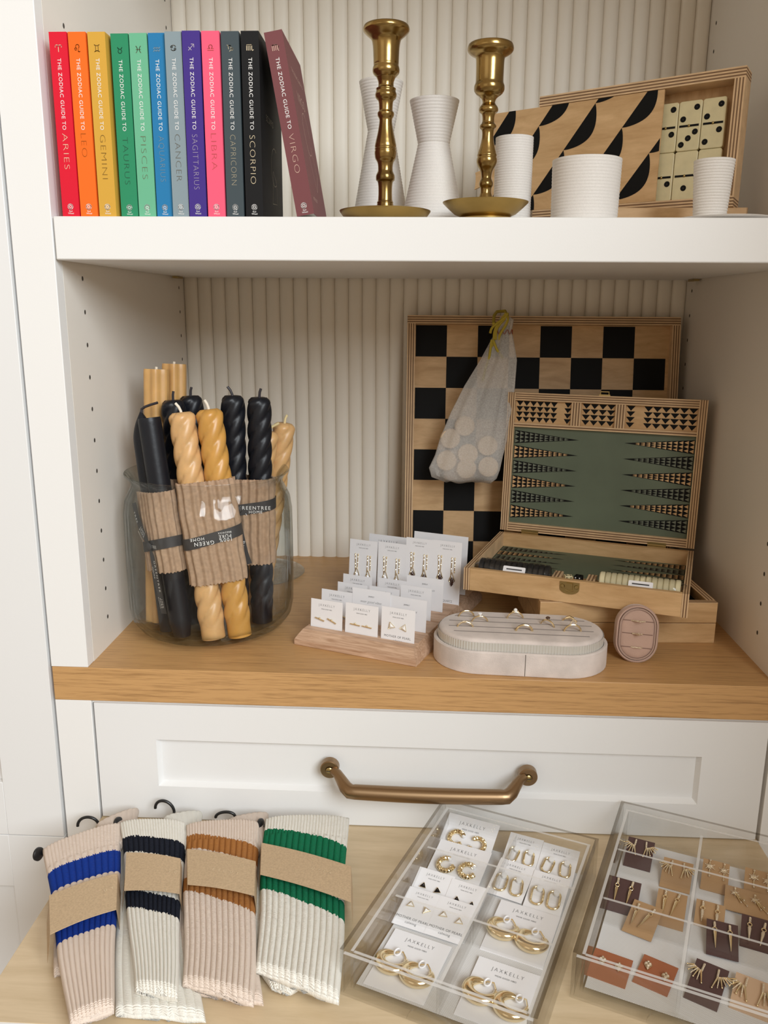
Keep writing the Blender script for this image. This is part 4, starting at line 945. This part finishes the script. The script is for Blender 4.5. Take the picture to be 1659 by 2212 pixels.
ring(-.005, .026, ZR - .0020, 6, 0, 'gold ring with a white pearl at the rear of the grey velvet tray', 'pearl')
ring(.063, .024, ZR - .0060, -14, 0, 'gold signet style ring at the rear of the velvet tray near the game box', 'bar')
ring(-.068, -.011, ZR - .0040, 4, 0, 'gold double band ring at the end of the tray by the beech block', 'eternity')
ring(.034, .006, ZR - .0035, -38, 0, 'gold ring with a dark smoky stone turned sideways in the grey velvet tray', 'solitaire', 'smoky')
ring(.004, -.016, ZR - .0028, 4, 0, 'plain dome gold ring at the front of the grey velvet tray', wd=.0014)
ring(.063, -.010, ZR - .0020, 6, 0, 'gold ring with a pointed crown of stones at the front of the grey velvet tray', 'crown', wd=.0012)

# small upright blush box
bxM = Matrix.Translation((.6705, .066, .0350)) @ Matrix.Rotation(R(-4), 4, 'Z') @ Matrix.Rotation(R(77), 4, 'X') @ Matrix.Rotation(R(-3), 4, 'Z')
bx = thing('ring_box', 'small upright blush velvet ring box leaning on the plywood game box', 'ring box', bxM.translation, bxM.to_euler())
sv = lambda w, d, z: [(x, y, z) for y, x in [(a, -b) for a, b in stadium(d, w, 20)]]
def sv(w, h, z): return [(-y, x, z) for x, y in stadium(h, w, 20)]
bm = MB().loft([sv(.050, .070, -.016), sv(.0520, .072, -.014), sv(.0520, .072, -.002), sv(.0495, .0695, 0), sv(.0465, .0665, 0), sv(.046, .066, -.004)])
bm.build('velvet_shell', M['pink'], bx, 40)
bm = MB().tube(sv(.0425, .0625, .0008), .0010, 6, 0, True); bm.build('piping', mat('blush_cord', (.60, .42, .34), .7, bump=1., bscale=2500), bx)
bm = MB().loft([sv(.0405, .0605, -.006), sv(.0405, .0605, -.0005), sv(.037, .057, .0012), sv(.03, .05, .0015)])
for y in (.0165, .0005, -.0165): bm.add([(-.0185, y - .0005, .0017), (.0185, y - .0005, .0017), (.0185, y + .0005, .0018), (-.0185, y + .0005, .0018)], [(0, 1, 2, 3)], 1)
bm.build('cushion', [M['pink'], mat('blush_seam', (.22, .13, .10), 1)], bx, 40)
for y, g, lb, zz in ((.0165, 'chevron', 'thin gold chevron ring with stones, topmost in the blush box', -.0048), (.0005, 'halo', 'thin gold ring with a peaked marquise stone, middle of the blush box', -.0062), (-.0165, 'eternity', 'thin gold band lined with small stones, lowest in the blush box', -.0068)):
    ring(0, y, .0015 + zz, 0, 78 - 90 + 10, lb, g, r=.0088, wd=.0007, RT=bxM, grp='rings in the blush box')

# ------------------------------------------------------------------ socks on the pull-out shelf
def knit(q4, thick, base, nrib, stripes=(), fine=0., fold=0., zbot=None, slope=0., hem=.004, nv=110, amp=.0011, round_end=0.):
    """a flattened knitted tube between four corners (top-surface edges), ribs along its length; returns MB"""
    TL, TR, BR, BL = (Vector(p) for p in q4); bm = MB(); nu = nrib * 8
    vs, uv, fs, mi = [], [], [], []
    for j in range(nv + 1):
        v = j / nv; L_, R_ = TL.lerp(BL, v), TR.lerp(BR, v); row = []
        L_ = L_.copy(); wv = .0012 * sin(9 * v + nrib); e = 1.
        if round_end: e = (1 - max(0, (v - 1 + round_end) / round_end) ** 2 * .75)
        mid = (L_ + R_) / 2; L_, R_ = mid + (L_ - mid) * e, mid + (R_ - mid) * e
        endt = min(1, v / .03 + .25, (1 - v) / .02 + .25)
        for i in range(2 * nu):
            top = i < nu; u = i / nu if top else (2 * nu - i) / nu
            p = L_.lerp(R_, u); dome = max(0, 1 - abs(2 * u - 1) ** 4) ** .5
            nr = nrib * (2 if v < fine else 1)
            rib = amp * (.55 if v < fine else 1) * (abs(sin(pi * nr * u)) ** .6)
            hm = hem * (.5 + .5 * sin(23 * u + 3 * sin(11 * u))) * (1 if j == nv else 0)
            z = p.z - thick * .45 + thick * .45 * dome * endt + rib * endt + .0012 * sin(5 * v + 3 * u) if top else p.z - thick * .45 - thick * .55 * dome * endt
            d = (BL - TL).lerp(BR - TR, u).normalized()
            vs.append((p.x + wv + d.x * hm, p.y + d.y * hm, max(z, ZT + .0003))); uv.append((u * .3, v * 6 + .01))
    n2 = 2 * nu
    for j in range(nv):
        for i in range(n2):
            a, b = j * n2 + i, j * n2 + (i + 1) % n2; fs.append((a, b, b + n2, a + n2))
            top = i < nu; u = (i + .5) / nu if top else (2 * nu - i - .5) / nu
            v = (j + .5) / nv + -slope * (u - .5) + .011 * (abs((u * nrib) % 1 - .5) - .25); m = 0
            for k, (a0, b0) in enumerate(stripes):
                if a0 < v < b0: m = 1
            mi.append(m)
    fs.append(tuple(range(n2 - 1, -1, -1))); mi.append(0); fs.append(tuple(range(nv * n2, (nv + 1) * n2))); mi.append(0)
    bm.v, bm.uv, bm.f, bm.m = vs, uv, fs, mi
    return bm
def bandmesh(q4, drop):
    TL, TR, BR, BL = (Vector(p) for p in q4); dz = Vector((0, 0, -drop))
    ex = (TR - TL).normalized()
    def line(a, b):
        pts = [a + dz - ex * .003 + Vector((0, -.004, 0)), a + dz * .5 - ex * .0018]
        pts += [a.lerp(b, s / 10) + Vector((0, 0, .0022 * sin(pi * s / 10))) for s in range(11)]
        return pts + [b + dz * .5 + ex * .0012, b + dz + ex * .002]
    up_, lo = line(TL, TR), line(BL, BR); n = len(up_); off = Vector((0, 0, -.0007))
    vs = [tuple(p) for p in up_ + lo + [p + off for p in up_] + [p + off for p in lo]]; fs = []
    for i in range(n - 1):
        fs += [(i, i + n, i + n + 1, i + 1), (i + 2 * n, i + 2 * n + 1, i + 3 * n + 1, i + 3 * n), (i, i + 1, i + 2 * n + 1, i + 2 * n), (i + n, i + 3 * n, i + 3 * n + 1, i + n + 1)]
    return MB().add(vs, fs)
Y_CREAM, Y_OAT = yarn('cream_yarn', (.88, .85, .77)), yarn('oatmeal_yarn', (.80, .67, .57))
SOCKS = [
    dict(lb='oatmeal ribbed socks with royal blue stripes, nearest the tall cabinet', y=Y_OAT, s=yarn('blue_yarn', (.006, .040, .30)), txt=[('U Y', .026, .002)],
         B=[(-.0224, -.1073, -.168), (.0485, -.0522, -.168), (.1339, -.3122, -.178), (.1003, -.3292, -.178)], A=[(-.020, -.0933, -.188), (.0258, -.0615, -.188), (.100, -.2456, -.190), (.058, -.264, -.190)],
         C=[(.0169, -.0545, -.174), (.054, -.0123, -.178), (.0716, -.0591, -.178), (.0545, -.1094, -.174)], K=[(.0257, -.1969, -.1635), (.0832, -.1587, -.1635), (.1009, -.2111, -.165), (.0497, -.2488, -.165)],
         st=[(.205, .335), (.54, .635)], sl=.0, nr=11, hook=[(-.020, -.022, -.2035), (-.0098, -.020, -.191), (.0062, -.020, -.2035)], disc=(-.0259, -.1126, -.178)),
    dict(lb='cream ribbed socks with navy stripes between the blue and the ochre striped pairs', y=Y_CREAM, s=yarn('navy_yarn', (.008, .011, .022)), txt=[('S C', .022, .000)],
         B=[(.0463, -.0523, -.168), (.1243, -.0466, -.168), (.1868, -.2961, -.178), (.1446, -.2888, -.178)], A=[(.0383, -.0464, -.188), (.1161, -.0509, -.188), (.2155, -.3069, -.190), (.1315, -.3045, -.190)],
         C=[(.0925, -.0357, -.174), (.1346, -.0153, -.178), (.1518, -.0633, -.178), (.1367, -.1003, -.174)], K=[(.0803, -.1235, -.1635), (.1432, -.1303, -.1635), (.1574, -.1844, -.165), (.0989, -.1829, -.165)],
         st=[(.16, .275), (.52, .62)], sl=.04, nr=12, hook=[(.0768, -.014, -.1798), (.0896, -.014, -.1691), (.1003, -.014, -.184)], disc=(.0429, -.0501, -.178)),
    dict(lb='oatmeal ribbed socks with ochre brown stripes between the navy and the green striped pairs', y=Y_OAT, s=yarn('ochre_yarn', (.43, .175, .045)), txt=[('E S C U Y', .006, -.002)],
         B=[(.1259, -.0521, -.168), (.2115, -.0404, -.168), (.258, -.2983, -.178), (.1865, -.2787, -.178)], A=[(.1105, -.0416, -.184), (.1964, -.0461, -.184), (.2632, -.2876, -.188), (.1775, -.2755, -.188)],
         C=[(.172, -.0356, -.174), (.2172, -.0123, -.178), (.2275, -.085, -.178), (.2144, -.104, -.174)], K=[(.1455, -.1131, -.1635), (.2263, -.1301, -.1635), (.2353, -.1827, -.165), (.162, -.1698, -.165)],
         st=[(.155, .265), (.465, .55)], sl=.09, nr=13, hook=[(.1527, -.016, -.1884), (.1652, -.016, -.1802), (.177, -.016, -.1861)], disc=(.1204, -.0574, -.178)),
    dict(lb='cream ribbed socks with bright green stripes beside the clear acrylic tray', y=Y_CREAM, s=yarn('green_yarn', (.003, .175, .075)), txt=[('U Y L A', .018, .002)],
         B=[(.217, -.0343, -.168), (.3184, -.0262, -.168), (.3356, -.2917, -.178), (.2516, -.258, -.178)], A=[(.2040, -.0300, -.184), (.2895, -.0312, -.184), (.3154, -.2824, -.188), (.2383, -.2600, -.188)],
         C=None, K=[(.2265, -.0973, -.1635), (.3312, -.1324, -.1635), (.3359, -.1864, -.165), (.2351, -.1492, -.165)],
         st=[(.165, .31), (.50, .60)], sl=.10, nr=14, hook=None, disc=(.214, -.0425, -.178))]
for q_ in SOCKS:
    o = Vector((sum(p[0] for p in q_['B']) / 4, sum(p[1] for p in q_['B']) / 4, ZT))
    t = thing('sock_pair', q_['lb'], 'socks', o, group='striped ribbed socks in paper bands')
    def put(ob): ob.location = -o; ob.parent = t; return ob
    put(knit(q_['A'], .0155, None, q_['nr'] - 2, nv=70, amp=.0016, round_end=.22 if q_['C'] is None else 0).build('sock', q_['y'], smooth=80))
    put(knit(q_['B'], .0185, None, q_['nr'], q_['st'], fine=.17, slope=q_['sl'], amp=.0021).build('sock', [q_['y'], q_['s']], smooth=80))
    if q_['C']: put(knit(q_['C'], .012, None, 7, nv=40, amp=.0007).build('sock_toe', q_['y'], smooth=80))
    kb = put(bandmesh(q_['K'], .028).build('paper_band', M['kraft'], smooth=50))
    TL, TR, BR, BL = (Vector(p) for p in q_['K']); c = (TL + TR + BR + BL) / 4; ex = (TR - TL + BR - BL).normalized(); ny = (TL - BL + TR - BR).normalized(); nz = ex.cross(ny).normalized(); ny = nz.cross(ex)
    bm = MB(); bm.T = Matrix(((ex.x, ny.x, nz.x, c.x), (ex.y, ny.y, nz.y, c.y), (ex.z, ny.z, nz.z, c.z + .0024), (0, 0, 0, 1)))
    for txt, x, y in q_['txt']: bm.text(txt, x, y, .0036, align='C', sp=1.5, thin=.01)
    l_ = bm.build('foil_lettering', M['foil'], None, 0); l_.parent = kb
    d = Vector(q_['disc']); TLb, TRb = Vector(q_['B'][0]), Vector(q_['B'][1]); ax = (TRb - TLb).normalized()
    bm = MB().tube([d + ax * .004 + Vector((0, 0, -.001)), d + ax * .070 + Vector((0, 0, -.004))], .0022, 8)
    Q = Matrix.Translation(d) @ Vector((.9, -.3, .12)).to_track_quat('Z', 'Y').to_matrix().to_4x4(); bm.T = Q
    bm.lathe([(.001, -.002), (.0062, -.002), (.0075, -.001), (.0075, .001), (.0062, .002), (.001, .002)], 24); bm.T = Matrix.Identity(4)
    if q_['hook']:
        a, b, e = (Vector(p) for p in q_['hook']); pts = []
        c = (a + e) / 2; r = (e - a).length / 2; hh = (b.z - c.z)
        for k in range(21):
            w_a = pi * k / 20; p = c + (a - c) * cos(w_a) + Vector((0, 0, hh * sin(w_a))); pts.append(p)
        bm.tube(pts + [e + Vector((.001, -.010, -.006)), e + Vector((0, -.03, -.010))], .0019, 8)
    put(bm.build('hanger', M['plastic'], smooth=50))

# ------------------------------------------------------------------ clear acrylic trays
TA = R(-21.8); TW, TD, TH = .187, .272, .050
def tray(name, label, O):
    t = thing(name, label, 'tray', O, (0, 0, TA), 'clear acrylic jewellery trays')
    k = .0036
    def wall(nm, a, b, par=t, top=1):
        bm = MB().box(a, b); bm.m = [0, top, 0, 0, 0, 0]
        return bm.build(nm, [M['acr'], M['acrw'], M['acre']], par, 0)
    wall('base', (0, 0, 0), (TW, TD, .003), top=0)
    wall('side_wall', (0, 0, .003), (k, TD, TH), top=2); wall('side_wall', (TW - k, 0, .003), (TW, TD, TH), top=2)
    wall('front_wall', (k, 0, .003), (TW - k, k, TH - .004)); wall('rear_wall', (k, TD - k, .003), (TW - k, TD, TH), top=2)
    g, q_ = .0075, .0030
    i = empty('inner_drawer'); i.parent = t
    wall('side_wall', (g, g, .0035), (g + q_, TD - g, TH - .005), i); wall('side_wall', (TW - g - q_, g, .0035), (TW - g, TD - g, TH - .005), i)
    wall('front_wall', (g + q_, g, .0035), (TW - g - q_, g + q_, TH - .006), i); wall('rear_wall', (g + q_, TD - g - q_, .0035), (TW - g - q_, TD - g, TH - .005), i)
    wall('floor_panel', (g + q_, g + q_, .0032), (TW - g - q_, TD - g - q_, .0060), i, 0)
    mx = .0925; dh = .036
    wall('long_divider', (mx, g + q_, .006), (mx + .003, TD - g - q_, dh), i)
    for y in (.104, .193):
        wall('cross_divider', (g + q_, y, .006), (mx, y + .003, dh), i); wall('cross_divider', (mx + .003, y, .006), (TW - g - q_, y + .003, dh), i)
    box('linen_liner', (g + q_ + .001, g + q_ + .001, .0061), (TW - g - q_ - .001, TD - g - q_ - .001, .0066), M['linen'], t)
    bm = MB(); bm.T = Matrix.Translation((TW * .5, -.0002, .004)) @ Matrix.Rotation(R(90), 4, 'X')
    bm.prism([(.024 * cos(pi * k_ / 16), .017 * sin(pi * k_ / 16)) for k_ in range(17)], 0, .0035); bm.build('finger_pull', [M['acr']], t, 40)
    return Matrix.Translation(O) @ Matrix.Rotation(TA, 4, 'Z')
T1 = tray('acrylic_tray', 'clear acrylic tray of white carded gold earrings beside the green striped socks', (.3323, -.2642, ZT + .0002))
T2 = tray('acrylic_tray', 'clear acrylic tray of earrings on brown and tan leather squares', (.5484, -.2555, ZT + .0002))
def lay(TM, x, y, hflat, tilt, z0=.0070, ang=0):
    th = R(tilt); L0 = hflat / (cos(th) + 1.48 * sin(th)); f = y - hflat / 2
    mt = TM @ Matrix.Translation((x, f + L0 / 2 * cos(th), z0 + L0 / 2 * sin(th))) @ Matrix.Rotation(R(ang), 4, 'Z') @ Matrix.Rotation(th, 4, 'X')
    return mt, L0
def tcard(x, y, w, hf, tilt, kind, earf, label, z0=.0070, ang=0):
    mt, h = lay(T1, x, y, hf, tilt, z0, ang)
    return ear_card(w, h, kind, earf(h), label, mt.translation, mt.to_euler(), 'white earring cards in the clear tray')
WC = 'carded '
tcard(.0385, .2710, .064, .080, 24, 'brand', lambda h: [braid_hoop(-.012, -.006, .0088, 35), braid_hoop(.014, -.008, .0088, 210)], WC + 'braided gold hoops standing at the rear wall of the tray')
tcard(.0425, .2215, .0625, .064, 13, 'brand', lambda h: [braid_hoop(-.012, -.011, .0088, 80), braid_hoop(.014, -.011, .0088, 55)], WC + 'braided gold hoops lying below the rear braided hoops', .0085)
tcard(.1040, .2700, .040, .069, 22, 'brand', lambda h: [link_hoop(-.0090, -.006, .0110, .019, -8), link_hoop(.0095, -.006, .0110, .019, 8)], WC + 'gold link earrings at the rear wall next to the long divider')
tcard(.1455, .2680, .0425, .068, 22, 'brand', lambda h: [link_hoop(-.0090, -.006, .0110, .019, -8), link_hoop(.0105, -.006, .0110, .019, 8)], WC + 'gold link earrings in the rear outer corner of the tray')
tcard(.1050, .2165, .041, .066, 13, 'brand', lambda h: [link_hoop(-.0085, -.0085, .0125, .0225, 6), link_hoop(.0095, -.0085, .0125, .0225, 12)], WC + 'two large gold link earrings next to the long divider', .0085, -3)
tcard(.1465, .2125, .0405, .067, 13, 'brand', lambda h: [link_hoop(-.0085, -.0085, .0125, .0225, 6), link_hoop(.0095, -.0085, .0125, .0225, 4)], WC + 'two large gold link earrings by the outer side wall', .0085)
tcard(.0290, .1690, .0420, .059, 18, 'brand', lambda h: [tri_stud(-.0085, -.0015, 0, M['onyx'], .0036), tri_stud(.0085, -.0025, 15, M['onyx'], .0036)], WC + 'two black triangle studs by the outer wall beside the socks')
tcard(.0675, .1665, .0400, .057, 18, 'brand', lambda h: [tri_stud(-.0065, -.0040, 10, M['onyx'], .0036), tri_stud(.0105, -.0050, 0, M['onyx'], .0036)], WC + 'two black triangle studs next to the long divider')
tcard(.0285, .1290, .0385, .063, 10, 'pearl', lambda h: [tri_stud(-.0085, .0020, 10, M['pearl'], .0042), tri_stud(.0095, .0005, 40, M['pearl'], .0042)], WC + 'two pearl triangle studs by the outer wall beside the socks', .0085)
tcard(.0655, .1290, .0405, .063, 10, 'pearl', lambda h: [tri_stud(-.0085, .0020, 10, M['pearl'], .0042), tri_stud(.0095, -.0005, 10, M['pearl'], .0042)], WC + 'two pearl triangle studs next to the long divider', .0087)
tcard(.1355, .1430, .0640, .080, 3, 'brand', lambda h: [dome_hoop(-.0165, -.0045, .0130, 75), dome_hoop(.0145, -.0090, .0130, 75)], WC + 'chunky gold dome hoops in the middle row of the tray')
tcard(.0480, .0545, .0615, .080, 2, 'brand', lambda h: [dome_hoop(-.0140, -.0060, .0130, 75), dome_hoop(.0140, -.0105, .0130, 75)], WC + 'chunky gold dome hoops at the front corner by the socks')
tcard(.1390, .0560, .0635, .078, 2, 'brand', lambda h: [dome_hoop(-.0155, -.0055, .0130, 62), dome_hoop(.0155, -.0105, .0130, 55)], WC + 'chunky gold dome hoops at the front outer corner')

def fan(x, y, s, sc=1.):
    bm = MB()
    bm.tube([(x, y, .0014), (x + s * .0006, y - .0085 * sc, .0014)], .0011, 6, 1)
    ax, ay = x + s * .0010, y - .0085 * sc
    for k in range(7):
        a = R(-88 + s * (2 + 14 * (k - 1))); l = (.0125 - .0011 * k) * sc; ox, oy = s * .0011 * k * sc, .0006 * k * sc
        p0 = (ax + ox, ay + oy, .0016); p1 = (ax + ox + l * cos(a), ay + oy + l * sin(a), .0016)
        bm.tube([p0, p1], [.00085 * sc, .0004 * sc], 6, k % 2)
        if k % 2 == 0: bm.ball(p1, .00085 * sc, 4)
    return bm, [M['gold'], M['pave']]
def spike(x, y, L0=.020, ang=0, pv=False):
    bm = MB(); bm.T = Matrix.Translation((x, y, .0016)) @ Matrix.Rotation(R(ang), 4, 'Z')
    bm.tube([(0, 0, 0), (0, -.0055, 0)], .0013, 6, 1); bm.ball((0, -.0002, .0003), .0014, 5, 1)
    bm.tube([(.0020 * cos(a), -.0078 + .0020 * sin(a), 0) for a in [2 * pi * k / 16 for k in range(16)]], .0005, 6, 0, True)
    bm.tube([(0, -.0098, 0), (0, -.0125, .0004), (0, -.0108 - L0, 0)], [.0012, .0020, .0003], 8, 1 if pv else 0); return bm, [M['gold'], M['pave']]
def star(x, y, drop=True, sc=1.):
    bm = MB(); bm.ball((x, y + .0085 * sc, .0016), .0013, 5, 1); bm.tube([(x, y + .0075 * sc, .0014), (x, y + .004 * sc, .0014)], .0005, 5)
    for k in range(12): a = pi * k / 6 + .1; l = (.0062 if k % 2 else .0040) * sc; bm.tube([(x, y, .0018), (x + l * cos(a), y + l * sin(a), .0015)], [.0009 * sc, .0003], 5, 1)
    if drop: bm.tube([(x, y - .004 * sc, .0014), (x + .0005, y - .0115 * sc, .0014)], .0004, 5); bm.ball((x + .0005, y - .0125 * sc, .0015), .0012, 5, 1)
    return bm, [M['gold'], M['pave']]
def climber(x, y, s):
    bm = star(x, y, False, .8)[0]
    for a, l in ((-48, .019), (-60, .013), (-38, .012)): bm.tube([(x, y, .0016), (x + l * cos(R(a)), y + l * sin(R(a)), .0016)], [.0008, .0004], 6); bm.ball((x + l * cos(R(a)), y + l * sin(R(a)), .0016), .0010, 4, 1)
    return bm, [M['gold'], M['pave']]
def kite(x, y, ang=0):
    bm = MB(); bm.T = Matrix.Translation((x, y, .0014)) @ Matrix.Rotation(R(ang), 4, 'Z')
    for px, py, r in ((0, .0036, .0014), (-.0018, .0012, .0017), (.0018, .0012, .0017), (0, -.0012, .0019), (0, -.0042, .0013)): bm.ball((px, py, .0006), r, 5, 1)
    bm.tube([(0, .0050, 0), (-.0034, .0010, 0), (0, -.0058, 0), (.0034, .0010, 0)], .0005, 5, 0, True); return bm, [M['gold'], M['pave']]
def leather(x, y, w, hf, tilt, m, earf, label, z0=.0074, ang=0):
    mt, h = lay(T2, x, y, hf, tilt, z0, ang)
    t = thing('leather_square', label, 'earring card', mt.translation, mt.to_euler(), 'leather earring squares in the clear tray')
    MB().box((-w / 2, -h / 2, -.0010), (w / 2, h / 2, 0)).build('leather', M[m], t, 0)
    for b, mm in earf(h): b.build('earring', mm, t, 45)
LD, LT, LR, LP = 'dark brown leather square with ', 'tan leather square with ', 'rust leather square with ', 'pale leather square with '
leather(.0300, .2380, .0300, .058, 20, 'ldark', lambda h: [fan(-.0058, .017, -1), fan(.0058, .017, 1)], LD + 'gold spike fans at the rear of the tray')
leather(.0735, .2170, .0320, .056, 15, 'ltan', lambda h: [fan(-.0062, .017, -1), fan(.0062, .017, 1)], LT + 'gold spike fans next to the long divider')
leather(.0255, .1560, .0310, .060, 20, 'ldark', lambda h: [spike(-.0085, .018, .017), spike(.0070, .018, .017, -6)], LD + 'plain gold spike drops by the outer wall')
leather(.0735, .1560, .0300, .060, 14, 'ltan', lambda h: [spike(-.0070, .020, .020), spike(.0070, .020, .020, -12)], LT + 'plain gold spike drops next to the long divider')
leather(.0490, .1250, .0300, .055, 10, 'ltan', lambda h: [spike(-.0085, .016, .018), spike(.0080, .016, .020, -18)], LT + 'plain gold spike drops leaning on the cross divider', .0090, -8)
leather(.1130, .2330, .0280, .058, 18, 'ltan', lambda h: [star(-.0065, .010), star(.0085, .009)], LT + 'starburst drops beside the long divider at the rear')
leather(.1465, .1995, .0440, .042, 8, 'ltan', lambda h: [climber(-.012, .007, 1), climber(.008, .004, 1)], LT + 'shooting star earrings lying across the middle', .0095)
leather(.1590, .2400, .0320, .050, 18, 'ltan', lambda h: [star(-.0065, .006), star(.0075, .005)], LT + 'starburst earrings in the rear outer corner')
leather(.1120, .1640, .0290, .044, 14, 'ltan', lambda h: [spike(-.0075, .013, .014, 0, True), spike(.0070, .013, .014, 0, True)], LT + 'stone covered spike drops beside the long divider')
leather(.1570, .1560, .0290, .052, 14, 'ldark', lambda h: [spike(-.0065, .015, .017, 0, True), spike(.0080, .013, .017, -8, True)], LD + 'stone covered spike drops by the outer wall')
leather(.1260, .1300, .0300, .054, 10, 'ldark', lambda h: [spike(-.0075, .017, .020, 2), spike(.0070, .017, .020, 2)], LD + 'plain gold spike drops below the stone covered ones', .0092, 4)
leather(.0290, .0450, .0370, .040, 3, 'lrust', lambda h: [kite(-.0080, .0040, 10), kite(.0080, .0030, 5)], LR + 'kite shaped stone studs in the front corner', ang=-3)
leather(.0705, .0545, .0330, .042, 3, 'lrust', lambda h: [kite(-.0090, .0060, 10), kite(.0090, .0010, 5)], LR + 'kite shaped stone studs next to the long divider', ang=-9)
leather(.1160, .0640, .0300, .059, 8, 'ldark', lambda h: [fan(-.0066, .020, -1, 1.1), fan(.0066, .020, 1, 1.1)], LD + 'gold spike fans in the front of the tray', ang=-9)
leather(.1560, .0660, .0350, .050, 8, 'lpale', lambda h: [fan(-.0070, .017, -1, 1.25), fan(.0070, .017, 1, 1.25)], LP + 'large gold spike fans in the front outer corner', ang=-6)
